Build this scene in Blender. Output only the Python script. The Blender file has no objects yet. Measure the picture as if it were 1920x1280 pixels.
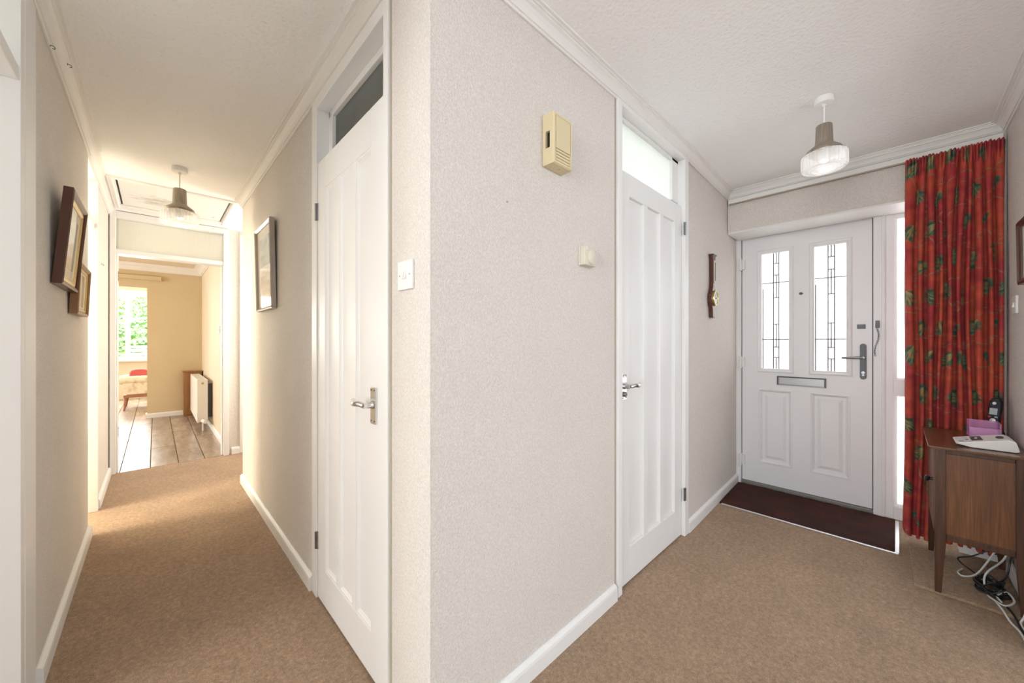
import bpy, bmesh, math, random
import numpy as np
from mathutils import Vector
S = bpy.context.scene
COL = S.collection
R = math.radians
# ------------------------------------------------------------------ camera
cam_d = bpy.data.cameras.new('camera')
cam_d.sensor_width = 36.0
cam_d.lens = 36.0 * 694.0 / 1920.0
cam_d.clip_start = 0.02
cam = bpy.data.objects.new('camera', cam_d)
COL.objects.link(cam)
cam.location = (0, 0, 1.17)
cam.rotation_euler = (R(90), 0, R(-43.949))
S.camera = cam
# ------------------------------------------------------------------ world, exposure
W = bpy.data.worlds.new('sky')
S.world = W
W.use_nodes = True
bg = W.node_tree.nodes['Background']
bg.inputs[0].default_value = (0.90, 0.95, 1.0, 1)
bg.inputs[1].default_value = 3.0
S.view_settings.view_transform = 'Standard'
S.view_settings.look = 'None'
S.view_settings.gamma = 1.0
S.view_settings.use_curve_mapping = False
S.view_settings.exposure = 0.86
try:
    S.cycles.use_denoising = True
    S.cycles.max_bounces = 12
    S.cycles.diffuse_bounces = 6
    S.cycles.sample_clamp_indirect = 8.0
except Exception:
    pass


def area(name, loc, rot, sx, sy, power, col):
    l = bpy.data.lights.new(name, 'AREA')
    l.shape = 'RECTANGLE'
    l.size = sx
    l.size_y = sy
    l.energy = power
    l.color = col
    o = bpy.data.objects.new(name, l)
    COL.objects.link(o)
    o.location = loc
    o.rotation_euler = [R(a) for a in rot]
    return o


# daylight through windows of the adjoining rooms, plus added fill lamps
area('daylight_bedroom_window', (-3.10, 1.75, 1.45), (0, -90, 0), 1.6, 1.5, 30, (1.0, 0.98, 0.94))
area('fill_behind_camera', (-3.10, -0.1, 1.45), (0, -90, 0), 1.7, 1.6, 45, (0.90, 0.95, 1.0))  # added lamp behind the camera, brightens the front hall
area('daylight_study_window', (-2.50, 3.75, 1.50), (0, -90, 0), 1.3, 0.9, 66, (1.0, 0.88, 0.66))
area('fill_alcove', (1.58, 4.28, 1.40), (0, 90, 0), 1.4, 0.7, 15, (1.0, 0.95, 0.86))  # added lamp, no window known here; brightens the corridor end
area('daylight_dining_window', (-2.90, 6.4, 1.50), (0, -90, 0), 1.4, 2.0, 42, (1.0, 0.93, 0.84))
area('daylight_lounge_window', (-1.0, 10.75, 1.55), (90, 0, 180), 2.6, 1.3, 90, (1.0, 0.97, 0.94))
area('fill_room_lamp', (1.25, -2.9, 1.45), (90, 0, 0), 3.0, 1.6, 30, (0.88, 0.93, 1.0))  # added lamp in an invented room, lights the hall wall

sun = bpy.data.lights.new('sun', 'SUN')
sun.energy = 5.0
sun.angle = R(3)
sun.color = (1.0, 0.96, 0.90)
so = bpy.data.objects.new('sun', sun)
COL.objects.link(so)
so.rotation_euler = Vector((-0.15, 0.75, -0.64)).to_track_quat('-Z', 'Y').to_euler()

# ------------------------------------------------------------------ node helpers
M = {}


def newmat(name):
    m = bpy.data.materials.new(name)
    m.use_nodes = True
    nt = m.node_tree
    b = nt.nodes['Principled BSDF']
    M[name] = m
    return m, nt, b


def N(nt, typ, **kw):
    n = nt.nodes.new(typ)
    for k, v in kw.items():
        if k in n.inputs.keys():
            n.inputs[k].default_value = v
        else:
            setattr(n, k, v)
    return n


def coord(nt, scale=(1, 1, 1), kind='Object'):
    tc = nt.nodes.new('ShaderNodeTexCoord')
    mp = nt.nodes.new('ShaderNodeMapping')
    mp.inputs['Scale'].default_value = scale
    nt.links.new(tc.outputs[kind], mp.inputs['Vector'])
    return mp.outputs['Vector']


def ramp(nt, fac, stops):
    r = nt.nodes.new('ShaderNodeValToRGB')
    e = r.color_ramp.elements
    while len(e) < len(stops):
        e.new(0.5)
    for i, (p, c) in enumerate(stops):
        e[i].position = p
        e[i].color = (c[0], c[1], c[2], 1) if not isinstance(c, (int, float)) else (c, c, c, 1)
    nt.links.new(fac, r.inputs['Fac'])
    return r.outputs['Color']


def bump(nt, b, h, strength, dist):
    n = nt.nodes.new('ShaderNodeBump')
    n.inputs['Strength'].default_value = strength
    n.inputs['Distance'].default_value = dist
    nt.links.new(h, n.inputs['Height'])
    nt.links.new(n.outputs['Normal'], b.inputs['Normal'])
    return n


def plain(name, col, rough=0.5, metal=0.0, coat=0.0, spec=None):
    m, nt, b = newmat(name)
    b.inputs['Base Color'].default_value = (*col, 1)
    b.inputs['Roughness'].default_value = rough
    b.inputs['Metallic'].default_value = metal
    if coat:
        b.inputs['Coat Weight'].default_value = coat
        b.inputs['Coat Roughness'].default_value = 0.03
    # very fine uneven gloss, so that no surface is perfectly even
    v = coord(nt)
    n = N(nt, 'ShaderNodeTexNoise', Scale=35.0, Detail=3.0)
    nt.links.new(v, n.inputs['Vector'])
    mr = nt.nodes.new('ShaderNodeMapRange')
    mr.inputs['To Min'].default_value = max(0.0, rough - 0.04)
    mr.inputs['To Max'].default_value = min(1.0, rough + 0.04)
    nt.links.new(n.outputs['Fac'], mr.inputs['Value'])
    nt.links.new(mr.outputs['Result'], b.inputs['Roughness'])
    return m


def wallpaper(name, c1, c2, bs=0.55, sc=105.0, hollow_shade=0.03):
    m, nt, b = newmat(name)
    v = coord(nt, (1, 1, 0.72))
    n1 = N(nt, 'ShaderNodeTexNoise', Scale=sc, Detail=4.0, Roughness=0.62, Distortion=0.6)
    n2 = N(nt, 'ShaderNodeTexNoise', Scale=2.2, Detail=3.0)
    nt.links.new(v, n1.inputs['Vector'])
    nt.links.new(v, n2.inputs['Vector'])
    c = ramp(nt, n2.outputs['Fac'], [(0.35, c1), (0.65, c2)])
    b.inputs['Roughness'].default_value = 0.72
    h = ramp(nt, n1.outputs['Fac'], [(0.36, 0.0), (0.62, 1.0)])
    # relief shading painted into the colour: hollows darker than the raised pattern
    gr = ramp(nt, n1.outputs['Fac'], [(0.36, 1.0 - hollow_shade), (0.60, 1.0 + hollow_shade * 0.35)])
    mxx = N(nt, 'ShaderNodeMix', data_type='RGBA', blend_type='MULTIPLY')
    mxx.inputs[0].default_value = 1.0
    nt.links.new(c, mxx.inputs[6])
    nt.links.new(gr, mxx.inputs[7])
    nt.links.new(mxx.outputs[2], b.inputs['Base Color'])
    bump(nt, b, h, bs, 0.0032)
    return m


wallpaper('wallpaper', (0.780, 0.733, 0.680), (0.800, 0.753, 0.700), 0.60, 210.0, 0.13)
wallpaper('wall_plain', (0.83, 0.83, 0.82), (0.85, 0.85, 0.84), 0.1)
wallpaper('wall_yellow', (0.60, 0.49, 0.31), (0.62, 0.51, 0.33), 0.15)
wallpaper('wall_cream', (0.74, 0.66, 0.53), (0.76, 0.68, 0.55), 0.3)

m, nt, b = newmat('artex')
v = coord(nt)
n1 = N(nt, 'ShaderNodeTexNoise', Scale=85.0, Detail=3.0, Roughness=0.55)
vo = N(nt, 'ShaderNodeTexVoronoi', Scale=70.0)
nt.links.new(v, n1.inputs['Vector'])
nt.links.new(v, vo.inputs['Vector'])
ad = N(nt, 'ShaderNodeMath', operation='ADD')
nt.links.new(n1.outputs['Fac'], ad.inputs[0])
nt.links.new(vo.outputs['Distance'], ad.inputs[1])
nt.links.new(ramp(nt, ad.outputs[0], [(0.45, (0.83, 0.83, 0.83)), (0.75, (0.92, 0.92, 0.92))]), b.inputs['Base Color'])  # stipple shading put into the colour as well, hollows darker
b.inputs['Roughness'].default_value = 0.8
bump(nt, b, ad.outputs[0], 0.26, 0.005)

plain('gloss_white', (0.82, 0.82, 0.81), 0.40)
plain('trim_white', (0.80, 0.79, 0.765), 0.38)
plain('upvc_white', (0.84, 0.84, 0.85), 0.35)
plain('matt_white', (0.80, 0.79, 0.76), 0.6)
plain('cream_plastic', (0.70, 0.60, 0.38), 0.42)
plain('thermostat_plastic', (0.70, 0.66, 0.55), 0.42)
plain('white_plastic', (0.83, 0.82, 0.80), 0.35)
plain('dark', (0.012, 0.012, 0.012), 0.6)
plain('black_plastic', (0.012, 0.015, 0.022), 0.28)
plain('lcd', (0.42, 0.48, 0.50), 0.2)
plain('chrome', (0.78, 0.78, 0.79), 0.12, 1.0)
plain('chrome_mid', (0.27, 0.27, 0.28), 0.30, 1.0)
plain('steel_grey', (0.11, 0.11, 0.115), 0.45, 0.5)
plain('aluminium', (0.72, 0.72, 0.74), 0.35, 0.8)
plain('letter_steel', (0.36, 0.355, 0.345), 0.35, 0.9)
plain('lead', (0.20, 0.20, 0.21), 0.5, 0.4)
plain('frame_mahogany', (0.085, 0.028, 0.014), 0.3)
plain('frame_brown', (0.26, 0.13, 0.045), 0.35)
plain('frame_silver', (0.40, 0.36, 0.32), 0.3, 0.6)
plain('gilt', (0.62, 0.48, 0.24), 0.3, 0.7)
plain('mount', (0.74, 0.71, 0.62), 0.55, coat=0.6)
plain('paper', (0.85, 0.83, 0.86), 0.7)
plain('red_print', (0.55, 0.03, 0.03), 0.5)
plain('cable_white', (0.72, 0.72, 0.70), 0.4)
plain('cable_black', (0.015, 0.015, 0.016), 0.45)
plain('taupe', (0.42, 0.37, 0.30), 0.8)
plain('threshold', (0.25, 0.24, 0.23), 0.5, 0.5)
plain('dial_cream', (0.82, 0.78, 0.66), 0.4)
plain('brass', (0.50, 0.38, 0.18), 0.3, 1.0)
plain('outdoor_paving', (0.62, 0.60, 0.57), 0.9)
plain('brick_pink', (0.62, 0.40, 0.33), 0.9)
plain('garden_white', (0.85, 0.85, 0.84), 0.6)
plain('lawn', (0.20, 0.34, 0.12), 0.9)
plain('foam_red', (0.45, 0.08, 0.08), 0.7)

# lamp metal: brushed satin
m, nt, b = newmat('lamp_metal')
v = coord(nt, (1, 1, 0.02))
n1 = N(nt, 'ShaderNodeTexNoise', Scale=260.0, Detail=2.0)
nt.links.new(v, n1.inputs['Vector'])
c = ramp(nt, n1.outputs['Fac'], [(0.3, (0.33, 0.29, 0.23)), (0.7, (0.47, 0.42, 0.35))])
nt.links.new(c, b.inputs['Base Color'])
b.inputs['Metallic'].default_value = 0.85
b.inputs['Roughness'].default_value = 0.36

# carpet
m, nt, b = newmat('carpet')
v = coord(nt)
n1 = N(nt, 'ShaderNodeTexNoise', Scale=330.0, Detail=3.0, Roughness=0.7)
n2 = N(nt, 'ShaderNodeTexNoise', Scale=3.0, Detail=4.0, Roughness=0.6)
n3 = N(nt, 'ShaderNodeTexNoise', Scale=60.0, Detail=4.0, Roughness=0.7)
for n in (n1, n2, n3):
    nt.links.new(v, n.inputs['Vector'])
c1 = ramp(nt, n1.outputs['Fac'], [(0.30, (0.265, 0.170, 0.100)), (0.70, (0.59, 0.415, 0.280))])
c2 = ramp(nt, n2.outputs['Fac'], [(0.30, (0.86, 0.85, 0.84)), (0.70, (1.06, 1.05, 1.04))])
c3 = ramp(nt, n3.outputs['Fac'], [(0.30, (0.72, 0.71, 0.70)), (0.70, (1.20, 1.20, 1.20))])
mx = N(nt, 'ShaderNodeMix', data_type='RGBA', blend_type='MULTIPLY')
mx.inputs[0].default_value = 1.0
nt.links.new(c1, mx.inputs[6])
nt.links.new(c2, mx.inputs[7])
mx2 = N(nt, 'ShaderNodeMix', data_type='RGBA', blend_type='MULTIPLY')
mx2.inputs[0].default_value = 1.0
nt.links.new(mx.outputs[2], mx2.inputs[6])
nt.links.new(c3, mx2.inputs[7])
nt.links.new(mx2.outputs[2], b.inputs['Base Color'])
b.inputs['Roughness'].default_value = 0.95
b.inputs['Sheen Weight'].default_value = 0.10
bump(nt, b, n1.outputs['Fac'], 0.8, 0.006)

# coir mat
m, nt, b = newmat('coir')
v = coord(nt)
n1 = N(nt, 'ShaderNodeTexNoise', Scale=220.0, Detail=3.0, Roughness=0.75)
n2 = N(nt, 'ShaderNodeTexNoise', Scale=7.0, Detail=3.0)
nt.links.new(v, n1.inputs['Vector'])
nt.links.new(v, n2.inputs['Vector'])
c1 = ramp(nt, n1.outputs['Fac'], [(0.35, (0.014, 0.004, 0.002)), (0.66, (0.120, 0.026, 0.010)), (0.82, (0.25, 0.13, 0.085))])
c2 = ramp(nt, n2.outputs['Fac'], [(0.3, (0.6, 0.55, 0.55)), (0.7, (1.25, 1.1, 1.05))])
mx = N(nt, 'ShaderNodeMix', data_type='RGBA', blend_type='MULTIPLY')
mx.inputs[0].default_value = 1.0
nt.links.new(c1, mx.inputs[6])
nt.links.new(c2, mx.inputs[7])
nt.links.new(mx.outputs[2], b.inputs['Base Color'])
b.inputs['Roughness'].default_value = 1.0
bump(nt, b, n1.outputs['Fac'], 1.0, 0.01)


# wood
def wood(name, a, c, d, stretch=(30, 30, 1.6), rough=0.38):
    m, nt, b = newmat(name)
    v = coord(nt, stretch)
    n1 = N(nt, 'ShaderNodeTexNoise', Scale=1.6, Detail=6.0, Roughness=0.65, Distortion=0.8)
    nt.links.new(v, n1.inputs['Vector'])
    v2 = coord(nt, (stretch[0] * 9, stretch[1] * 9, stretch[2] * 4))
    n2 = N(nt, 'ShaderNodeTexNoise', Scale=1.0, Detail=3.0)
    nt.links.new(v2, n2.inputs['Vector'])
    c1 = ramp(nt, n1.outputs['Fac'], [(0.28, a), (0.5, c), (0.72, d)])
    c2 = ramp(nt, n2.outputs['Fac'], [(0.35, (0.72, 0.70, 0.68)), (0.6, (1.05, 1.05, 1.05))])
    mx = N(nt, 'ShaderNodeMix', data_type='RGBA', blend_type='MULTIPLY')
    mx.inputs[0].default_value = 1.0
    nt.links.new(c1, mx.inputs[6])
    nt.links.new(c2, mx.inputs[7])
    nt.links.new(mx.outputs[2], b.inputs['Base Color'])
    b.inputs['Roughness'].default_value = rough
    b.inputs['Coat Weight'].default_value = 0.25
    bump(nt, b, n2.outputs['Fac'], 0.15, 0.001)
    return m


wood('oak', (0.095, 0.034, 0.012), (0.165, 0.064, 0.023), (0.215, 0.090, 0.034))
wood('oak_top', (0.105, 0.045, 0.020), (0.17, 0.076, 0.035), (0.22, 0.108, 0.054), (1.6, 30, 30), 0.3)
wood('oak_dark', (0.042, 0.016, 0.008), (0.075, 0.029, 0.013), (0.105, 0.043, 0.019))
wood('box_wood', (0.24, 0.105, 0.028), (0.32, 0.145, 0.040), (0.38, 0.18, 0.055))
wood('chair_wood', (0.30, 0.13, 0.08), (0.38, 0.17, 0.11), (0.42, 0.20, 0.13))

# laminate planks
m, nt, b = newmat('laminate')
v = coord(nt, (5, 1.2, 5))
n1 = N(nt, 'ShaderNodeTexNoise', Scale=3.0, Detail=6.0, Roughness=0.7, Distortion=0.6)
oi = nt.nodes.new('ShaderNodeObjectInfo')
nt.links.new(v, n1.inputs['Vector'])
c = ramp(nt, n1.outputs['Fac'], [(0.30, (0.20, 0.148, 0.112)), (0.52, (0.34, 0.27, 0.215)), (0.72, (0.50, 0.43, 0.37))])
hs = nt.nodes.new('ShaderNodeHueSaturation')
mr = nt.nodes.new('ShaderNodeMapRange')
mr.inputs['To Min'].default_value = 0.85
mr.inputs['To Max'].default_value = 1.15
nt.links.new(oi.outputs['Random'], mr.inputs['Value'])
nt.links.new(mr.outputs['Result'], hs.inputs['Value'])
nt.links.new(c, hs.inputs['Color'])
nt.links.new(hs.outputs['Color'], b.inputs['Base Color'])
b.inputs['Roughness'].default_value = 0.30
bump(nt, b, n1.outputs['Fac'], 0.15, 0.002)


# glass
def glass_obscured(name, tint, rough, transl, bs=0.4, sc=(60, 60, 6), gloss=0.08):
    m = bpy.data.materials.new(name)
    m.use_nodes = True
    M[name] = m
    nt = m.node_tree
    nt.nodes.clear()
    out = nt.nodes.new('ShaderNodeOutputMaterial')
    v = coord(nt, sc)
    n = N(nt, 'ShaderNodeTexNoise', Scale=1.0, Detail=3.0)
    nt.links.new(v, n.inputs['Vector'])
    bp = nt.nodes.new('ShaderNodeBump')
    bp.inputs['Strength'].default_value = bs
    bp.inputs['Distance'].default_value = 0.004
    nt.links.new(n.outputs['Fac'], bp.inputs['Height'])
    rf = nt.nodes.new('ShaderNodeBsdfRefraction')
    rf.inputs['IOR'].default_value = 1.08
    rf.inputs['Roughness'].default_value = rough
    rf.inputs['Color'].default_value = (*tint, 1)
    tr = nt.nodes.new('ShaderNodeBsdfTranslucent')
    tr.inputs['Color'].default_value = (*tint, 1)
    gl = nt.nodes.new('ShaderNodeBsdfGlossy')
    gl.inputs['Roughness'].default_value = 0.2
    for q in (rf, tr, gl):
        nt.links.new(bp.outputs['Normal'], q.inputs['Normal'])
    m1 = nt.nodes.new('ShaderNodeMixShader')
    m1.inputs[0].default_value = transl
    nt.links.new(rf.outputs[0], m1.inputs[1])
    nt.links.new(tr.outputs[0], m1.inputs[2])
    m2 = nt.nodes.new('ShaderNodeMixShader')
    m2.inputs[0].default_value = gloss
    nt.links.new(m1.outputs[0], m2.inputs[1])
    nt.links.new(gl.outputs[0], m2.inputs[2])
    nt.links.new(m2.outputs[0], out.inputs['Surface'])
    return m


glass_obscured('glass_rain', (0.97, 0.97, 0.97), 0.22, 0.40)
glass_obscured('glass_reeded', (0.93, 0.95, 0.92), 0.30, 0.75, 0.5, (160, 160, 6), 0.16)

m = bpy.data.materials.new('glass_clear')
m.use_nodes = True
M['glass_clear'] = m
nt = m.node_tree
nt.nodes.clear()
out = nt.nodes.new('ShaderNodeOutputMaterial')
t = nt.nodes.new('ShaderNodeBsdfTransparent')
g = nt.nodes.new('ShaderNodeBsdfGlossy')
g.inputs['Roughness'].default_value = 0.02
ms = nt.nodes.new('ShaderNodeMixShader')
ms.inputs[0].default_value = 0.06
nt.links.new(t.outputs[0], ms.inputs[1])
nt.links.new(g.outputs[0], ms.inputs[2])
nt.links.new(ms.outputs[0], out.inputs['Surface'])


def acrylic(name, tint, diff, mixf=0.35):
    m = bpy.data.materials.new(name)
    m.use_nodes = True
    M[name] = m
    nt = m.node_tree
    nt.nodes.clear()
    out = nt.nodes.new('ShaderNodeOutputMaterial')
    t = nt.nodes.new('ShaderNodeBsdfTransparent')
    t.inputs['Color'].default_value = (*tint, 1)
    p = nt.nodes.new('ShaderNodeBsdfPrincipled')
    p.inputs['Base Color'].default_value = (*diff, 1)
    p.inputs['Roughness'].default_value = 0.1
    ms = nt.nodes.new('ShaderNodeMixShader')
    ms.inputs[0].default_value = mixf
    nt.links.new(t.outputs[0], ms.inputs[1])
    nt.links.new(p.outputs[0], ms.inputs[2])
    nt.links.new(ms.outputs[0], out.inputs['Surface'])


acrylic('acrylic_pink', (0.98, 0.84, 0.96), (0.93, 0.55, 0.86), 0.30)
acrylic('shade_glass', (0.96, 0.96, 0.96), (0.86, 0.86, 0.86))


# two-tone procedural prints and panels for the pictures
def print_mat(name, stops, sc, stretch):
    m, nt, b = newmat(name)
    v = coord(nt, stretch)
    n = N(nt, 'ShaderNodeTexNoise', Scale=sc, Detail=5.0, Roughness=0.6)
    nt.links.new(v, n.inputs['Vector'])
    nt.links.new(ramp(nt, n.outputs['Fac'], stops), b.inputs['Base Color'])
    b.inputs['Roughness'].default_value = 0.5
    b.inputs['Coat Weight'].default_value = 1.0
    b.inputs['Coat Roughness'].default_value = 0.02


print_mat('panel_grey', [(0.3, (0.22, 0.24, 0.24)), (0.6, (0.42, 0.44, 0.43))], 5, (1, 1, 3))
print_mat('panel_beige', [(0.3, (0.42, 0.34, 0.24)), (0.6, (0.66, 0.57, 0.44))], 4, (1, 1, 6))
print_mat('print_pale', [(0.3, (0.58, 0.57, 0.52)), (0.6, (0.70, 0.69, 0.64))], 4, (1, 1, 4))
print_mat('print_dark', [(0.3, (0.03, 0.04, 0.04)), (0.7, (0.13, 0.15, 0.14))], 6, (1, 1, 2))

# loft hatch panel with grey mould marks
m, nt, b = newmat('hatch_board')
v = coord(nt, (1.0, 2.4, 1))
n1 = N(nt, 'ShaderNodeTexNoise', Scale=9.0, Detail=6.0, Roughness=0.7)
nt.links.new(v, n1.inputs['Vector'])
tc = nt.nodes.new('ShaderNodeTexCoord')
vm = N(nt, 'ShaderNodeVectorMath', operation='DISTANCE')
vm.inputs[1].default_value = (-0.08, 0.06, 0.0)
nt.links.new(tc.outputs['Object'], vm.inputs[0])
mr = nt.nodes.new('ShaderNodeMapRange')
mr.inputs['From Min'].default_value = 0.08
mr.inputs['From Max'].default_value = 0.26
mr.inputs['To Min'].default_value = 0.20
mr.inputs['To Max'].default_value = -0.12
nt.links.new(vm.outputs['Value'], mr.inputs['Value'])
ad = N(nt, 'ShaderNodeMath', operation='ADD')
nt.links.new(n1.outputs['Fac'], ad.inputs[0])
nt.links.new(mr.outputs['Result'], ad.inputs[1])
nt.links.new(ramp(nt, ad.outputs[0], [(0.55, (0.80, 0.80, 0.78)), (0.78, (0.52, 0.49, 0.44))]), b.inputs['Base Color'])
b.inputs['Roughness'].default_value = 0.6

# armchair cloth
m, nt, b = newmat('armchair_cloth')
v = coord(nt)
n1 = N(nt, 'ShaderNodeTexNoise', Scale=14.0, Detail=3.0)
nt.links.new(v, n1.inputs['Vector'])
nt.links.new(ramp(nt, n1.outputs['Fac'], [(0.35, (0.62, 0.52, 0.38)), (0.5, (0.78, 0.70, 0.56)), (0.65, (0.80, 0.74, 0.62))]), b.inputs['Base Color'])
b.inputs['Roughness'].default_value = 0.9

# leaves
m, nt, b = newmat('leaf')
oi = nt.nodes.new('ShaderNodeObjectInfo')
v = coord(nt)
n1 = N(nt, 'ShaderNodeTexNoise', Scale=9.0, Detail=3.0)
nt.links.new(v, n1.inputs['Vector'])
nt.links.new(ramp(nt, n1.outputs['Fac'], [(0.35, (0.14, 0.30, 0.10)), (0.55, (0.32, 0.56, 0.22)), (0.7, (0.58, 0.76, 0.42))]), b.inputs['Base Color'])
b.inputs['Roughness'].default_value = 0.5

# curtain: red cloth, printed leaves come from the colour attribute 'print' (flat print on the cloth)
m, nt, b = newmat('curtain_cloth')
at = nt.nodes.new('ShaderNodeAttribute')
at.attribute_name = 'print'
nt.links.new(at.outputs['Color'], b.inputs['Base Color'])
b.inputs['Roughness'].default_value = 0.75
b.inputs['Sheen Weight'].default_value = 0.03
v = coord(nt, (900, 900, 900), 'UV')
n1 = N(nt, 'ShaderNodeTexNoise', Scale=1.0, Detail=2.0)
nt.links.new(v, n1.inputs['Vector'])
bump(nt, b, n1.outputs['Fac'], 0.15, 0.001)


# ------------------------------------------------------------------ geometry helpers
class G:
    """collects shapes; T maps local (a, o, z) to world"""

    def __init__(s, T=None):
        s.v = []
        s.f = []
        s.T = T

    def add(s, vs, fs):
        k = len(s.v)
        s.v += [s.T(*p) if s.T else tuple(p) for p in vs]
        s.f += [tuple(i + k for i in f) for f in fs]
        return s

    def box(s, x0, y0, z0, x1, y1, z1):
        vs = [(x, y, z) for z in (z0, z1) for y in (y0, y1) for x in (x0, x1)]
        return s.add(vs, [(0, 1, 3, 2), (4, 6, 7, 5), (0, 4, 5, 1), (2, 3, 7, 6), (0, 2, 6, 4), (1, 5, 7, 3)])

    def frustum(s, x0, z0, x1, z1, ya, yb, ins):
        """rectangle x0..x1, z0..z1 at y=ya rising to an inset rectangle at y=yb"""
        vs = [(x0, ya, z0), (x1, ya, z0), (x1, ya, z1), (x0, ya, z1),
              (x0 + ins, yb, z0 + ins), (x1 - ins, yb, z0 + ins), (x1 - ins, yb, z1 - ins), (x0 + ins, yb, z1 - ins)]
        return s.add(vs, [(0, 1, 2, 3), (4, 7, 6, 5), (0, 4, 5, 1), (1, 5, 6, 2), (2, 6, 7, 3), (3, 7, 4, 0)])

    def ring(s, x0, z0, x1, z1, prof):
        """picture-frame moulding: prof = [(inset, out)...] swept round the rectangle (mitred, closed)"""
        n = len(prof)
        vs = []
        for (cx, cz, sx, sz) in ((x0, z0, 1, 1), (x1, z0, -1, 1), (x1, z1, -1, -1), (x0, z1, 1, -1)):
            vs += [(cx + sx * i, o, cz + sz * i) for i, o in prof]
        fs = []
        for k in range(4):
            a, c = k * n, ((k + 1) % 4) * n
            for j in range(n):
                j2 = (j + 1) % n
                fs.append((a + j, a + j2, c + j2, c + j))
        return s.add(vs, fs)

    def lathe(s, prof, c=(0, 0, 0), n=32, axis='z'):
        vs = []
        for r, h in prof:
            for k in range(n):
                a = 2 * math.pi * k / n
                x, y = r * math.cos(a), r * math.sin(a)
                p = {'z': (x, y, h), 'y': (x, h, y), 'x': (h, x, y)}[axis]
                vs.append((c[0] + p[0], c[1] + p[1], c[2] + p[2]))
        fs = []
        for j in range(len(prof) - 1):
            for k in range(n):
                k2 = (k + 1) % n
                fs.append((j * n + k, j * n + k2, (j + 1) * n + k2, (j + 1) * n + k))
        if prof[0][0] > 1e-6:
            fs.append(tuple(range(n)))
        if prof[-1][0] > 1e-6:
            fs.append(tuple((len(prof) - 1) * n + k for k in range(n)))
        return s.add(vs, fs)

    def tube(s, pts, r, n=10):
        pts = [Vector(p) for p in pts]
        rr = r if isinstance(r, (list, tuple)) else [r] * len(pts)
        vs = []
        for i, p in enumerate(pts):
            d = (pts[min(i + 1, len(pts) - 1)] - pts[max(i - 1, 0)]).normalized()
            u = d.cross(Vector((0, 0, 1)))
            if u.length < 1e-3:
                u = d.cross(Vector((0, 1, 0)))
            u.normalize()
            w = d.cross(u)
            for k in range(n):
                a = 2 * math.pi * k / n
                vs.append(tuple(p + (u * math.cos(a) + w * math.sin(a)) * rr[i]))
        fs = []
        for j in range(len(pts) - 1):
            for k in range(n):
                k2 = (k + 1) % n
                fs.append((j * n + k, j * n + k2, (j + 1) * n + k2, (j + 1) * n + k))
        fs += [tuple(range(n)), tuple((len(pts) - 1) * n + k for k in range(n))]
        return s.add(vs, fs)

    def prism(s, poly, z0, z1):
        n = len(poly)
        vs = [(x, y, z0) for x, y in poly] + [(x, y, z1) for x, y in poly]
        fs = [tuple(range(n)), tuple(range(n, 2 * n))]
        fs += [(k, (k + 1) % n, n + (k + 1) % n, n + k) for k in range(n)]
        return s.add(vs, fs)

    def extr(s, poly, o0, o1):
        """poly in (a, z), extruded along o"""
        n = len(poly)
        vs = [(x, o0, z) for x, z in poly] + [(x, o1, z) for x, z in poly]
        fs = [tuple(range(n)), tuple(range(n, 2 * n))]
        fs += [(k, (k + 1) % n, n + (k + 1) % n, n + k) for k in range(n)]
        return s.add(vs, fs)

    def sweep(s, path, prof, close=False):
        """profile (o, z) swept along a plan path; o is measured to the right of the path, mitred"""
        P = [Vector((p[0], p[1])) for p in path]
        n = len(prof)
        vs = []
        for i, p in enumerate(P):
            ds = []
            if i > 0:
                ds.append((p - P[i - 1]).normalized())
            if i < len(P) - 1:
                ds.append((P[i + 1] - p).normalized())
            ns = [Vector((d.y, -d.x)) for d in ds]
            if len(ns) == 2:
                mvec = (ns[0] + ns[1]).normalized()
                mvec = mvec / max(0.2, mvec.dot(ns[0]))
            else:
                mvec = ns[0]
            vs += [(p.x + mvec.x * o, p.y + mvec.y * o, z) for o, z in prof]
        fs = []
        for k in range(len(P) - 1):
            for j in range(n):
                j2 = (j + 1) % n
                fs.append((k * n + j, k * n + j2, (k + 1) * n + j2, (k + 1) * n + j))
        fs += [tuple(range(n)), tuple((len(P) - 1) * n + j for j in range(n))]
        return s.add(vs, fs)

    def obj(s, name, mat, parent=None, bevel=0.0, seg=2, smooth=False, local=False):
        vs = np.array(s.v, dtype=float)
        if parent is None:
            lo, hi = vs.min(0), vs.max(0)
            loc = Vector(((lo[0] + hi[0]) / 2, (lo[1] + hi[1]) / 2, lo[2]))
        else:
            loc = Vector((0, 0, 0))
            if not local:
                q = parent
                while q is not None:
                    loc += q.location
                    q = q.parent
        vs = vs - np.array(loc)
        me = bpy.data.meshes.new(name)
        me.from_pydata([tuple(p) for p in vs], [], s.f)
        bm = bmesh.new()
        bm.from_mesh(me)
        bmesh.ops.recalc_face_normals(bm, faces=bm.faces[:])
        bm.to_mesh(me)
        bm.free()
        me.materials.append(M[mat])
        if smooth:
            for p in me.polygons:
                p.use_smooth = True
        o = bpy.data.objects.new(name, me)
        COL.objects.link(o)
        if parent is None:
            o.location = loc
        else:
            o.parent = parent
        if bevel:
            bv = o.modifiers.new('bevel', 'BEVEL')
            bv.width = bevel
            bv.segments = seg
            bv.limit_method = 'ANGLE'
            bv.angle_limit = R(40)
        if smooth:
            try:
                md = o.modifiers.new('wn', 'EDGE_SPLIT')
                md.split_angle = R(38)
            except Exception:
                pass
        return o


def tag(o, label, cat, group=None):
    o['label'] = label
    o['category'] = cat
    if group:
        o['group'] = group
    return o


def thing(name, loc, label, cat, group=None):
    o = bpy.data.objects.new(name, None)
    o.empty_display_size = 0.05
    COL.objects.link(o)
    o.location = loc
    return tag(o, label, cat, group)


def struct(o, label=None):
    o['kind'] = 'structure'
    if label:
        o['label'] = label
    return o


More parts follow.
